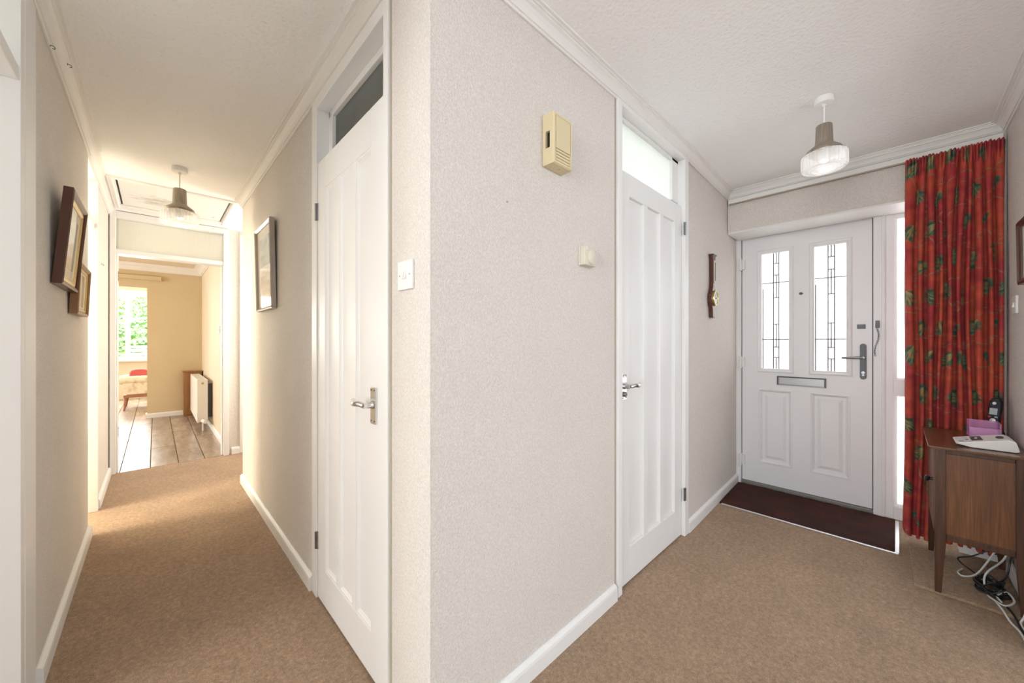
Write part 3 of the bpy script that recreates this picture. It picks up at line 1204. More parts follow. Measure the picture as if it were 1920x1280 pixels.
# sidelight
sl = sempty('window_1', (XD, -0.1, 0), 'tall white framed sidelight beside the front door')
g = G(TD)
g.box(0.012, -0.06, 0.0, 0.048, 0.016, 2.06)
g.box(-0.285, -0.06, 0.0, -0.245, 0.016, 2.06)
g.box(-0.245, -0.06, 1.995, 0.012, 0.016, 2.06)
g.box(-0.245, -0.06, 0.826, 0.012, 0.012, 0.914)
g.box(-0.245, -0.06, 0.0, 0.012, 0.016, 0.085)
fr = g.obj('window_frame', 'upvc_white', sl, bevel=0.003)
for za, zb in ((0.085, 0.826), (0.914, 1.995)):
    g = G(TD)
    g.ring(-0.246, za - 0.001, 0.013, zb + 0.001, [(0, -0.02), (0, 0.010), (0.006, 0.010), (0.018, 0.0), (0.020, -0.02)])
    g.obj('glazing_bead', 'upvc_white', fr)
    g = G(TD)
    g.box(-0.236, -0.030, za + 0.01, 0.003, -0.022, zb - 0.01)
    g.obj('glass_pane', 'glass_rain', fr)

# outside the front door
g = G()
g.box(3.62, -8, -0.20, 20, 9, -0.06)
struct(g.obj('ground_front', 'outdoor_paving'), 'pale paving outside the front door')
g = G()
g.box(8.5, -8, -0.06, 8.8, 9, 1.15)
g.box(8.45, -8, 1.15, 8.85, 9, 1.22)
tag(g.obj('garden_wall', 'brick_pink'), 'low pinkish garden wall seen through the front door glass', 'wall')

# ================================================================== HALL OBJECTS
# door chime on the wall
CH = thing('door_chime', TB(1.062, 0, 1.80), 'beige plastic door chime box high on the hall wall', 'door chime')
CX0, CX1, CZ0, CZ1, CO = 1.010, 1.118, 1.803, 1.985, 0.050
g = G(TB)
sx0, sx1, sz0, sz1 = 0.016, 0.036, 1.862, 1.922    # side slot (o range, z range)
g.box(CX0, 0.002, CZ0, CX1, 0.004, CZ1)
g.box(CX0 + 0.012, 0.004, CZ0, CX1, CO, CZ1)
g.box(CX0, 0.004, CZ0, CX0 + 0.012, sx0, CZ1)
g.box(CX0, sx1, CZ0, CX0 + 0.012, CO, CZ1)
g.box(CX0, sx0, CZ0, CX0 + 0.012, sx1, sz0)
g.box(CX0, sx0, sz1, CX0 + 0.012, sx1, CZ1)
cb = g.obj('case', 'cream_plastic', CH)
g = G(TB)
g.ring(CX0 + 0.000, CZ0, CX1, CZ1, [(0.0, CO - 0.002), (0.003, CO + 0.004), (0.010, CO + 0.004), (0.012, CO), (0.010, CO - 0.004)])
g.obj('rim', 'cream_plastic', cb)
g = G(TB)
g.box(CX0 + 0.014, CO, CZ0 + 0.055, CX1 - 0.014, CO + 0.005, CZ1 - 0.012)
for k in range(4):
    z = CZ0 + 0.012 + k * 0.011
    g.box(CX0 + 0.014, CO, z, CX1 - 0.014, CO + 0.004, z + 0.008)
g.obj('grille', 'cream_plastic', cb, bevel=0.001)
g = G(TB)
g.box(CX0 + 0.0105, sx0, sz0, CX0 + 0.0125, sx1, sz1)
g.obj('slot', 'dark', cb)
g = G(TB)
g.lathe([(0.003, -0.0006), (0.003, 0.0)], (1.07, 0.03, CZ0), 10)
g.obj('screw', 'taupe', cb)

# thermostat
TH = thing('thermostat', TB(1.27, 0, 1.475), 'cream square room thermostat with round dial on the hall wall', 'thermostat')
g = G(TB)
g.box(1.230, 0.0, 1.476, 1.316, 0.006, 1.556)
g.box(1.232, 0.006, 1.478, 1.314, 0.030, 1.554)
cb = g.obj('case', 'thermostat_plastic', TH, bevel=0.003)
g = G(TB)
g.lathe([(0.031, 0.030), (0.030, 0.038), (0.026, 0.041), (0, 0.042)], (1.277, 0, 1.512), 32, 'y')
g.obj('dial', 'thermostat_plastic', cb, smooth=True)
g = G(TB)
g.box(1.240, 0.030, 1.540, 1.252, 0.031, 1.552)
g.obj('indicator', 'white_plastic', cb)
g = G(TB)
g.box(1.300, 0.030, 1.538, 1.312, 0.0308, 1.541)
g.obj('marker', 'taupe', cb)

# nail hole plugs left in the wall
g = G(TB)
g.lathe([(0.0035, 0.0), (0.0035, 0.002), (0.0, 0.003)], (0.835, 0.0, 1.63), 10, 'y')
tag(g.obj('wall_plug', 'taupe'), 'tiny old screw plug in hall wall, left of and below the door chime', 'wall plug')

# barometer
BT = lambda a, o, z: TB3(2.805 + a, o, z)
B = thing('barometer', BT(0, 0, 1.335), 'wooden banjo barometer hanging between hall door and front door', 'barometer')
half = [(0.0, 0.026), (0.012, 0.030), (0.035, 0.030), (0.060, 0.034), (0.085, 0.050), (0.110, 0.062), (0.135, 0.066), (0.160, 0.060), (0.185, 0.044), (0.205, 0.030), (0.230, 0.024),
        (0.260, 0.023), (0.400, 0.025), (0.418, 0.030), (0.430, 0.034), (0.436, 0.034)]
poly = [(w, 1.335 + z) for z, w in half] + [(-w, 1.335 + z) for z, w in reversed(half)]
g = G(BT)
g.extr(poly, 0.003, 0.028)
bb = g.obj('body', 'frame_mahogany', B, bevel=0.004)
g = G(BT)
g.lathe([(0.054, 0.028), (0.054, 0.036), (0.050, 0.041), (0.046, 0.041), (0.045, 0.036)], (0, 0, 1.335 + 0.135), 32, 'y')
g.obj('bezel', 'brass', bb, smooth=True)
g = G(BT)
g.lathe([(0.0465, 0.0345), (0.0465, 0.037), (0.0, 0.037)], (0, 0, 1.335 + 0.135), 32, 'y')
dl = g.obj('dial', 'dial_cream', bb)
g = G(BT)
g.box(-0.002, 0.0375, 1.47, 0.002, 0.0385, 1.505)
g.lathe([(0.006, 0.037), (0.005, 0.041), (0, 0.041)], (0, 0, 1.47), 12, 'y')
g.obj('needle', 'dark', dl)
g = G(BT)
g.box(-0.012, 0.028, 1.335 + 0.245, 0.012, 0.032, 1.335 + 0.395)
th_ = g.obj('thermometer', 'dial_cream', bb, bevel=0.001)
g = G(BT)
g.tube([(0, 0.034, 1.335 + 0.255), (0, 0.034, 1.335 + 0.385)], 0.002, 8)
g.obj('tube', 'steel_grey', th_)
g = G(BT)
g.box(-0.040, 0.003, 1.767, 0.040, 0.034, 1.776)
g.obj('cap', 'frame_mahogany', bb, bevel=0.002)

# light switch on the corner wall
def switch(name, T, a0, a1, z0, z1, label, n=2):
    t = thing(name, T((a0 + a1) / 2, 0, z0), label, 'light switch')
    g = G(T)
    g.box(a0, 0, z0, a1, 0.0085, z1)
    pl = g.obj('plate', 'white_plastic', t, bevel=0.002)
    am, zm = (a0 + a1) / 2, (z0 + z1) / 2
    for k in range(n):
        c = am + (k - (n - 1) / 2) * 0.013
        g = G(T)
        vs = [(c - 0.005, 0.0085, zm - 0.012), (c + 0.005, 0.0085, zm - 0.012), (c + 0.005, 0.0085, zm + 0.012), (c - 0.005, 0.0085, zm + 0.012),
              (c - 0.005, 0.0145, zm - 0.011), (c + 0.005, 0.0145, zm - 0.011), (c + 0.005, 0.0095, zm + 0.012), (c - 0.005, 0.0095, zm + 0.012)]
        g.add(vs, [(0, 1, 2, 3), (4, 5, 6, 7), (0, 1, 5, 4), (1, 2, 6, 5), (2, 3, 7, 6), (3, 0, 4, 7)])
        g.obj('rocker', 'white_plastic', pl)
    for s_ in (-1, 1):
        g = G(T)
        g.lathe([(0.0028, 0.0085), (0.0028, 0.0092), (0, 0.0094)], (am + s_ * 0.030, 0, zm), 10, 'y')
        g.obj('screw', 'taupe', pl)
    return t


switch('light_switch', TA, 0.975, 1.061, 1.325, 1.411, 'white double light switch on the wall corner by the cupboard door')
switch('light_switch', TR, 2.960, 3.046, 1.305, 1.391, 'white light switch on the right wall beside the red curtain', 1)
switch('light_switch', lambda a, o, z: (0.555 - o, a, z), 5.57, 5.655, 1.27, 1.355, 'small light switch in the room beyond the corridor', 1)


# pictures
def picture(name, T, a0, a1, z0, z1, w, thick, mat, prints, label, lean=0.0, gilt=None, mountmat='mount'):
    """lean = how far the top stands off the wall"""
    def T2(a, o, z):
        f = (z - z0) / (z1 - z0)
        return T(a, o + 0.004 + lean * f, z)
    t = thing(name, T((a0 + a1) / 2, 0, z0), label, 'picture')
    g = G(T2)
    g.ring(a0, z0, a1, z1, [(0, 0), (0, thick), (w * 0.35, thick + 0.003), (w * 0.75, thick - 0.002), (w, thick - 0.007), (w, 0)])
    g.obj('frame', mat, t)
    if gilt:
        g = G(T2)
        g.ring(a0 + w, z0 + w, a1 - w, z1 - w, [(0, 0.002), (0, thick - 0.008), (gilt * 0.5, thick - 0.006), (gilt, thick - 0.011), (gilt, 0.002)])
        g.obj('inner_frame', 'gilt', t)
    g = G(T2)
    g.box(a0 + w * 0.8, 0.001, z0 + w * 0.8, a1 - w * 0.8, thick - 0.013, z1 - w * 0.8)
    mo = g.obj('mount', mountmat, t)
    for (fa0, fa1, fz0, fz1, pm_) in prints:
        g = G(T2)
        A, Z = a1 - a0, z1 - z0
        g.box(a0 + A * fa0, thick - 0.0135, z0 + Z * fz0, a0 + A * fa1, thick - 0.0122, z0 + Z * fz1)
        g.obj('print', pm_, mo)
    return t


picture('framed_picture', TA, 2.600, 3.050, 1.372, 1.920, 0.020, 0.024, 'frame_silver',
        [(0.20, 0.80, 0.52, 0.86, 'panel_grey'), (0.20, 0.80, 0.14, 0.42, 'panel_beige')],  # plain grey panel above a beige one
        'grey brown frame with a grey and a beige panel on the right corridor wall', 0.012)
picture('framed_picture', TL, 2.240, 2.640, 1.395, 1.775, 0.022, 0.026, 'frame_mahogany',
        [(0.22, 0.78, 0.22, 0.78, 'print_pale')],
        'larger dark brown framed picture on the left corridor wall', 0.030, gilt=0.020)
picture('framed_picture', TL, 2.640, 3.010, 1.300, 1.545, 0.020, 0.026, 'frame_brown',
        [(0.18, 0.82, 0.18, 0.82, 'print_pale')],
        'smaller light brown framed picture on the left corridor wall', 0.010, gilt=0.012)
picture('framed_picture', TR, 2.470, 2.815, 1.425, 1.705, 0.024, 0.018, 'frame_mahogany',
        [(0.16, 0.84, 0.16, 0.84, 'print_dark')],
        'dark wooden framed picture on the right wall at the image edge', 0.004)


# small hooks
def hook(T, a, z, label):
    g = G(T)
    pts = [(a, 0.0, z), (a, 0.008, z), (a, 0.012, z - 0.003), (a, 0.013, z - 0.007), (a, 0.010, z - 0.010), (a, 0.006, z - 0.009)]
    g.tube(pts, 0.0014, 8)
    g.lathe([(0.005, 0.0), (0.005, 0.0012), (0.0, 0.0014)], (a, 0, z), 10, 'y')
    return tag(g.obj('cup_hook', 'steel_grey'), label, 'hook', 'small metal hooks')


hook(lambda a, o, z: (XL - 0.005 + o, a, z), 4.20, 1.760, 'small metal hook on the wall left of the end doorway')
hook(lambda a, o, z: (XL + 0.006 + o, a, z), 2.20, 2.280, 'small metal hook under the left cornice, nearer one')
hook(lambda a, o, z: (XL + 0.030 + o, a, z), 2.36, 2.308, 'small metal hook in the left cornice, further one')


# pendant lamps
def pendant(x, y, k, label, power, col):
    t = thing('pendant_lamp', (x, y, H), label, 'ceiling lamp', 'matching glass pendant lamps')
    c = (x, y, H)

    def sc(p):
        return [(r * k, h * k) for r, h in p]
    g = G()
    g.lathe(sc([(0.036, 0), (0.0385, -0.018), (0.036, -0.028), (0.008, -0.030), (0.007, -0.040), (0.0, -0.040)]), c, 32)
    g.obj('ceiling_rose', 'white_plastic', t, smooth=True)
    g = G()
    g.tube([(x, y, H - 0.03 * k), (x, y, H - 0.14 * k)], 0.0028 * k, 8)
    g.obj('cord', 'white_plastic', t, smooth=True)
    g = G()
    g.lathe(sc([(0.0, -0.128), (0.028, -0.129), (0.031, -0.133), (0.034, -0.215), (0.036, -0.222), (0.066, -0.246), (0.070, -0.254), (0.070, -0.262), (0.066, -0.262), (0.034, -0.232), (0.028, -0.140), (0.0, -0.138)]), c, 40)
    cap = g.obj('metal_cap', 'lamp_metal', t, smooth=True)
    for q in range(3):
        a = 2.0 * math.pi * q / 3 + 0.5
        g = G()
        g.lathe(sc([(0.004, -0.006), (0.004, 0.006)]), (x + 0.070 * k * math.cos(a), y + 0.070 * k * math.sin(a), H - 0.258 * k), 8)
        g.obj('thumb_screw', 'chrome_mid', cap)
    # ribbed glass dish: thick walled, flutes on the side, rings below
    n = 108
    prof = [(0.060, -0.250), (0.0835, -0.256), (0.0865, -0.264), (0.0865, -0.316), (0.0835, -0.326), (0.074, -0.3285), (0.070, -0.3245), (0.062, -0.3245),
            (0.058, -0.3300), (0.048, -0.3300), (0.044, -0.3255), (0.034, -0.3255), (0.030, -0.3310), (0.018, -0.3320), (0.010, -0.3285), (0.0, -0.3285)]
    inner = [(0.0, -0.3215), (0.060, -0.3190), (0.0760, -0.3150), (0.0795, -0.3080), (0.0795, -0.2660), (0.060, -0.2590), (0.060, -0.250)]
    vs, fs = [], []
    full = [(r, h - 0.012) for r, h in prof + inner]
    for j, (r, h) in enumerate(full):
        for q in range(n):
            a = 2 * math.pi * q / n
            rr = r
            if 2 <= j <= 3:
                rr = r + (0.0022 if q % 3 == 0 else -0.0008)
            vs.append((x + k * rr * math.cos(a), y + k * rr * math.sin(a), H + k * h))
    for j in range(len(full) - 1):
        for q in range(n):
            q2 = (q + 1) % n
            fs.append((j * n + q, j * n + q2, (j + 1) * n + q2, (j + 1) * n + q))
    g = G()
    g.add(vs, fs)
    g.obj('glass_shade', 'shade_glass', t)
    g = G()
    g.lathe(sc([(0.0, -0.308), (0.012, -0.304), (0.020, -0.292), (0.022, -0.276), (0.016, -0.262), (0.012, -0.250), (0.012, -0.235), (0.0, -0.234)]), c, 20)
    g.obj('bulb', 'matt_white', t, smooth=True)
    l = bpy.data.lights.new('bulb_light', 'POINT')
    l.energy = power
    l.color = col
    l.shadow_soft_size = 0.03
    lo = bpy.data.objects.new('bulb_light', l)
    COL.objects.link(lo)
    lo.parent = t
    lo.location = (0, 0, -0.321 * k)
    l.shadow_soft_size = 0.008
    return t


pendant(2.297, 0.238, 1.0, 'pendant lamp with ribbed glass dish before the front door', 0.2, (1.0, 0.96, 0.92))
pendant(0.118, 3.318, 1.12, 'pendant lamp with ribbed glass dish below the loft hatch', 0.5, (1.0, 0.86, 0.66))

# curtain track on the header
CT = thing('curtain_track', (XH, 0.25, 2.24), 'cream curtain rail board across the wall above front door', 'curtain rail')
g = G()
g.box(XH - 0.030, YR + 0.012, 2.236, XH, 0.905, 2.268)
g.obj('rail', 'trim_white', CT, bevel=0.003)
g = G()
g.box(XH - 0.026, YR + 0.012, 2.229, XH - 0.012, 0.900, 2.236)
g.obj('channel', 'taupe', CT)

# ------------------------------------------------------------------ curtain
def build_curtain():
    rng = np.random.default_rng(11)
    NU, NV = 400, 640
    ztop, zbot = 2.232, 0.048
    # plan curve of the folds: widths in Y of each fold, depth
    widths = [0.062, 0.036, 0.042, 0.034, 0.046, 0.040, 0.030, 0.044, 0.034, 0.040]
    amps = [0.052, 0.048, 0.058, 0.050, 0.058, 0.054, 0.046, 0.058, 0.050, 0.042]
    tot = sum(widths)
    u = np.linspace(0, 1, NU)
    edges = np.concatenate([[0], np.cumsum(widths)]) / tot
    fold = np.clip(np.searchsorted(edges, u, side='right') - 1, 0, len(widths) - 1)
    loc = (u - edges[fold]) / (edges[fold + 1] - edges[fold])
    amp = np.array(amps)[fold]
    prof = amp * (np.sin(loc * math.pi) ** 0.55)
    v = np.linspace(0, 1, NV)
    U, V = np.meshgrid(u, v)
    AMP = np.tile(prof, (NV, 1))
    Z = ztop + (zbot - ztop) * V
    hdr = np.clip(1 - V / 0.045, 0, 1)
    # plan position
    y_top0, y_top1 = -0.040, -0.398
    y_bot0, y_bot1 = -0.020, -0.398
    f = np.clip(V * 1.6, 0, 1)
    Y0 = y_top0 + (y_bot0 - y_top0) * f + 0.006 * np.sin(V * 7.0)
    Y = Y0 + (y_bot1 - Y0) * U
    # folds lean and wander slightly
    sway = 0.006 * np.sin(V * 5 + U * 9) + 0.004 * np.sin(V * 11 - U * 14)
    Y = Y + sway * np.sin(np.pi * U)
    # small pinch pleats in the heading
    pinch = 0.009 * np.sin(U * 2 * math.pi * 27) * hdr ** 0.7
    depth = AMP * (0.45 + 0.75 * np.clip(V * 3, 0, 1)) + 0.005 * np.sin(V * 9 + U * 31)
    # fold sides lean back under the next fold for deep creases
    lp = np.tile(-np.cos(loc * math.pi) * (1 - np.sin(loc * math.pi) ** 0.55) * 2.0, (NV, 1))
    Y = Y + lp * 0.007 * np.clip(V * 4, 0, 1)
    X = 3.214 - depth - pinch - 0.004 * np.clip(V * 2, 0, 1)
    Z = Z + np.where(V < 0.03, 0.010 * np.abs(np.sin(U * math.pi * 27)) * (1 - V / 0.03), 0)
    Z = Z + np.clip((V - 0.97) / 0.03, 0, 1) * (0.030 * np.exp(-((U - 0.0) / 0.05) ** 2) - 0.010 * np.sin(U * 8))
    verts = np.stack([X, Y, Z], -1).reshape(-1, 3)
    # cloth coordinates: arc length across, drop down
    row = NV // 2
    seg = np.hypot(np.diff(X[row]), np.diff(Y[row]))
    s = np.concatenate([[0], np.cumsum(seg)])
    s = s / s[-1] * 0.92
    Sx = np.tile(s, (NV, 1))
    Sz = (ztop - zbot) * V
    col = np.zeros((NV, NU, 3))

    def vnoise(sc, seed, px=1.0, pz=1.0):
        r = np.random.default_rng(seed)
        n = 96
        t = r.random((n, n))
        a = (Sx * sc * px) % (n - 1)
        b = (Sz * sc * pz) % (n - 1)
        i, j = a.astype(int), b.astype(int)
        fa, fb = a - i, b - j
        fa = fa * fa * (3 - 2 * fa)
        fb = fb * fb * (3 - 2 * fb)
        return (t[i, j] * (1 - fa) + t[i + 1, j] * fa) * (1 - fb) + (t[i, j + 1] * (1 - fa) + t[i + 1, j + 1] * fa) * fb
    n1 = 0.6 * vnoise(9, 1, 1.0, 0.8) + 0.4 * vnoise(26, 2)
    n2 = 0.5 * vnoise(60, 3, 1.6, 0.7) + 0.5 * vnoise(18, 5, 0.6, 2.2)
    red = np.array([0.36, 0.030, 0.036])
    org = np.array([0.48, 0.070, 0.034])
    w = np.clip((n1 - 0.3) / 0.4, 0, 1)[..., None]
    col[:] = red * (1 - w) + org * w
    col *= (0.72 + 0.56 * n2)[..., None]
    dk = np.array([0.012, 0.060, 0.038])
    mdg = np.array([0.050, 0.135, 0.075])
    lite = np.array([0.36, 0.36, 0.16])
    flame = np.array([0.55, 0.14, 0.03])

    def blend(mask, c):
        mk = mask[..., None]
        col[:] = col * (1 - mk) + c * mk

    def leaf(cx, cz, L, Wd, ang, style):
        ca, sa = math.cos(ang), math.sin(ang)
        dx, dz = Sx - cx, Sz - cz
        p = (dx * ca + dz * sa) / L       # along -1..1
        q = (-dx * sa + dz * ca) / Wd
        sel = (np.abs(p) < 1.15) & (np.abs(q) < 1.4)
        prof_ = np.clip(1 - p ** 2, 0, 1) ** 0.7 * (1 - 0.45 * p)
        ser = 1 + 0.16 * np.sin(p * 15 + np.abs(q) * 2)
        d = prof_ * ser - np.abs(q)
        mk = np.clip(d / 0.12, 0, 1) * sel
        shade = 0.5 + 0.5 * np.sin(p * 10 - np.abs(q) * 5)
        c = dk * (1 - shade[..., None]) + mdg * shade[..., None]
        blend(mk * 0.95, c)
        if style:
            core = np.clip((0.5 * prof_ - np.abs(q)) / 0.2, 0, 1) * sel * (p < 0.25)
            blend(core * 0.55 * np.clip(0.5 + 0.5 * np.sin(p * 6 + q * 7), 0, 1), flame)
            for kk in (-0.95, -0.5, 0.0, 0.5, 0.95):
                line = np.clip(1.3 - np.abs(q - kk * (p + 1.0) * 0.55) / 0.085, 0, 1) * (d > 0.08) * sel * (p < 0.75)
                blend(line * 0.5, lite)
        else:
            mid = np.clip(1 - np.abs(q + 0.15 * np.sin(p * 3)) / 0.16, 0, 1) * (d > 0.05) * sel
            blend(mid * 0.5, lite)

    def stem(cx, cz, L, ang, curve, th=0.0026):
        ca, sa = math.cos(ang), math.sin(ang)
        dx, dz = Sx - cx, Sz - cz
        p = (dx * ca + dz * sa) / L
        q = (-dx * sa + dz * ca) - curve * L * (p ** 2) - 0.02 * np.sin(p * 5)
        mk = np.clip(1.5 - np.abs(q) / th, 0, 1) * (np.abs(p) < 1) * (1 - np.abs(p) ** 6)
        blend(mk * 0.7, np.array([0.24, 0.22, 0.11]))

    def curl(cx, cz, rad, ph):
        dx, dz = Sx - cx, Sz - cz
        r = np.hypot(dx, dz)
        a = np.arctan2(dz, dx)
        q = r - rad * ((a + math.pi + ph) % (2 * math.pi)) / (2 * math.pi)
        mk = np.clip(1.4 - np.abs(q) / 0.0024, 0, 1) * (r < rad)
        blend(mk * 0.65, np.array([0.20, 0.19, 0.10]))
    NX, NZ = 7, 12
    for i in range(NX):
        for j in range(NZ):
            cx = 0.05 + i * 0.175 + rng.uniform(-0.03, 0.03) + (j % 2) * 0.088
            cz = 0.05 + j * 0.185 + rng.uniform(-0.03, 0.03)
            stem(cx + 0.03, cz + 0.08, 0.10 + rng.uniform(0, 0.04), rng.uniform(-0.6, 0.6) + (1.2 if rng.random() < 0.3 else 0), rng.uniform(-0.6, 0.6))
            if rng.random() < 0.5:
                curl(cx - 0.06, cz + 0.09, rng.uniform(0.024, 0.038), rng.uniform(0, 6))
    for i in range(NX):
        for j in range(NZ):
            cx = 0.05 + i * 0.175 + rng.uniform(-0.02, 0.02) + (j % 2) * 0.088
            cz = 0.06 + j * 0.185 + rng.uniform(-0.03, 0.03)
            if rng.random() < 0.66:
                leaf(cx, cz, rng.uniform(0.048, 0.062), rng.uniform(0.032, 0.042), rng.uniform(0.8, 2.4), 1)
            else:
                leaf(cx, cz, rng.uniform(0.044, 0.060), rng.uniform(0.014, 0.020), rng.uniform(0.2, 3.0), 0)
    idx = np.arange(NU * NV).reshape(NV, NU)
    quads = np.stack([idx[:-1, :-1], idx[:-1, 1:], idx[1:, 1:], idx[1:, :-1]], -1).reshape(-1, 4)
    me = bpy.data.meshes.new('curtain_cloth')
    me.vertices.add(NU * NV)
    root = thing('curtain', (3.18, -0.21, zbot), 'long red curtain printed with green leaves beside the front door', 'curtain')
    vv = verts - np.array([3.18, -0.21, zbot])
    me.vertices.foreach_set('co', vv.astype(np.float32).ravel())
    me.loops.add(len(quads) * 4)
    me.loops.foreach_set('vertex_index', quads.astype(np.int32).ravel())
    me.polygons.add(len(quads))
    me.polygons.foreach_set('loop_start', np.arange(0, len(quads) * 4, 4, dtype=np.int32))
    me.polygons.foreach_set('loop_total', np.full(len(quads), 4, dtype=np.int32))
    me.update(calc_edges=True)
    me.validate()
    ca = me.color_attributes.new('print', 'FLOAT_COLOR', 'POINT')
    rgba = np.ones((NU * NV, 4), dtype=np.float32)
    rgba[:, :3] = np.clip(col, 0, 1).reshape(-1, 3)
    ca.data.foreach_set('color', rgba.ravel())
    uv = me.uv_layers.new(name='UVMap')
    uvs = np.stack([Sx.ravel(), Sz.ravel()], -1)[quads.ravel()].astype(np.float32)
    uv.data.foreach_set('uv', uvs.ravel())
    for p in me.polygons:
        p.use_smooth = True
    me.materials.append(M['curtain_cloth'])
    o = bpy.data.objects.new('cloth', me)
    COL.objects.link(o)
    o.parent = root
    sd = o.modifiers.new('thick', 'SOLIDIFY')
    sd.thickness = 0.002
    # heading tape and the hooks that hang from the rail
    g = G()
    g.box(3.218, -0.394, 2.160, 3.220, -0.050, 2.222)
    tp = g.obj('heading_tape', 'matt_white', root)
    for k in range(9):
        yy = -0.06 - k * 0.040
        g = G()
        g.tube([(3.2205, yy, 2.190), (3.222, yy, 2.210), (3.220, yy, 2.228)], 0.0018, 6)
        g.obj('hook', 'white_plastic', tp)


build_curtain()

# ------------------------------------------------------------------ door mat in its well
MT = thing('door_mat', (3.19, 0.44, 0), 'dark brown coir mat on the floor before the front door', 'door mat')
rng = random.Random(4)
top, bot = [], []
nn = 48
for k in range(nn + 1):
    y = 0.005 + (0.905 - 0.005) * k / nn
    top.append((3.478 + rng.uniform(-0.007, 0.005), y))
for k in range(nn + 1):
    y = 0.885 - (0.885 - 0.005) * k / nn
    bot.append((2.942, y))
g = G()
g.prism(top + bot, 0.0005, 0.010)
g.obj('coir_pile', 'coir', MT)
g = G()
g.box(2.928, -0.010, 0.0005, 2.942, 0.872, 0.008)
g.box(2.942, -0.014, 0.0005, 3.46, 0.005, 0.008)
g.obj('edge_strip', 'aluminium', MT, bevel=0.002)

# carpet offcut under the cabinet
g = G()
g.prism([(2.612, -0.060), (3.085, -0.052), (3.075, -0.384), (2.605, -0.384)], 0.0005, 0.014)
tag(g.obj('carpet_offcut', 'carpet', bevel=0.003), 'rectangular carpet offcut lying under the small oak cabinet', 'carpet')

# ------------------------------------------------------------------ oak cabinet
CBX0, CBX1, CBY0, CBY1 = 2.600, 3.110, -0.384, -0.125
CZB, CZT = 0.262, 0.676
CB = thing('oak_cabinet', (2.86, -0.26, 0), 'small dark oak cabinet on tapered legs by the red curtain', 'cabinet')
lt = 0.034
for (x, y, sx, sy) in ((CBX0, CBY1, 1, -1), (CBX1, CBY1, -1, -1), (CBX0, CBY0, 1, 1), (CBX1, CBY0, -1, 1)):
    g = G()
    vs = []
    for z, w in ((0.014, 0.020), (CZB - 0.01, lt), (CZT, lt)):
        vs += [(x, y, z), (x + sx * w, y, z), (x + sx * w, y + sy * w, z), (x, y + sy * w, z)]
    fs = [(0, 1, 2, 3), (8, 9, 10, 11)]
    for j in range(2):
        for k in range(4):
            k2 = (k + 1) % 4
            fs.append((j * 4 + k, j * 4 + k2, (j + 1) * 4 + k2, (j + 1) * 4 + k))
    g.add(vs, fs)
    g.obj('leg', 'oak_dark', CB, bevel=0.002)
g = G()
g.box(CBX0 + lt, CBY1 - 0.016, CZB, CBX1 - lt, CBY1 - 0.012, CZT)
g.box(CBX0 + lt, CBY0 + 0.002, CZB, CBX1 - lt, CBY0 + 0.010, CZT)
g.box(CBX1 - 0.014, CBY0 + lt, CZB, CBX1 - 0.006, CBY1 - lt, CZT)
g.box(CBX0 + 0.02, CBY0 + 0.012, CZB + 0.006, CBX1 - 0.02, CBY1 - 0.02, CZB + 0.016)
body = g.obj('carcass', 'oak', CB)
g = G()
g.box(CBX0 + 0.008, CBY0 + lt, CZB + 0.020, CBX0 + 0.016, CBY1 - lt, CZT)
g.obj('side_panel', 'oak', CB)
g = G()
g.box(CBX0 + 0.003, CBY0 + lt, CZB - 0.002, CBX0 + 0.022, CBY1 - lt, CZB + 0.026)
g.obj('side_rail', 'oak_dark', CB, bevel=0.002)
g = G()
g.box(CBX0 + 0.004, CBY0 + lt, CZT - 0.020, CBX0 + 0.022, CBY1 - lt, CZT)
g.obj('side_rail', 'oak_dark', CB, bevel=0.002)
g = G()
g.box(CBX0 + lt, CBY1 - 0.020, CZB - 0.002, CBX1 - lt, CBY1 - 0.002, CZB + 0.022)
g.obj('front_rail', 'oak_dark', CB, bevel=0.002)
g = G()
g.box(CBX0 + lt + 0.002, CBY1 - 0.012, CZB + 0.024, CBX1 - lt - 0.002, CBY1 + 0.003, CZT - 0.012)
dr = g.obj('door', 'oak', CB, bevel=0.003)
g = G()
g.lathe([(0.007, 0.0), (0.006, 0.008), (0.012, 0.014), (0.014, 0.019), (0.011, 0.025), (0.0, 0.027)], (CBX0 + 0.075, CBY1 + 0.003, 0.515), 20, 'y')
g.obj('knob', 'black_plastic', dr, smooth=True)
g = G()
gg = G(lambda a, o, z: (a, z, o))
# top board with moulded edge
for (ins, za, zb) in ((0.010, CZT, CZT + 0.006), (0.0, CZT + 0.006, CZT + 0.014)):
    g.box(CBX0 - 0.026 + ins, CBY0 - 0.004, za, CBX1 + 0.022 - ins, CBY1 + 0.022 - ins, zb)
g.obj('top_board', 'oak_top', CB, bevel=0.003, seg=3)
ZT = CZT + 0.0142

# ------------------------------------------------------------------ things on the cabinet
# white wedge-shaped desk unit
TU = thing('desk_unit', (2.73, -0.28, ZT), 'white wedge-shaped desk unit with a small grey screen on the cabinet', 'desk unit')
ux0, ux1, uy0, uy1 = 2.650, 2.800, -0.368, -0.190


def unit_top(y):
    t = (uy1 - y) / (uy1 - uy0)
    return ZT + 0.016 + 0.034 * min(1.0, t / 0.86)


g = G()
prof = [(uy1, ZT + 0.012), (uy1 - 0.006, ZT + 0.017), (uy0 + 0.028, ZT + 0.054), (uy0 + 0.010, ZT + 0.047), (uy0, ZT + 0.006), (uy0 + 0.012, ZT + 0.002), (uy1 - 0.045, ZT + 0.002)]
n = len(prof)
vs = [(ux0, y, z) for y, z in prof] + [(ux1, y, z) for y, z in prof]
fs = [tuple(range(n)), tuple(range(n, 2 * n))] + [(k, (k + 1) % n, n + (k + 1) % n, n + k) for k in range(n)]
g.add(vs, fs)
ub = g.obj('case', 'white_plastic', TU, bevel=0.004)
sl_ = (0.054 - 0.017) / (uy1 - 0.006 - uy0 - 0.028)


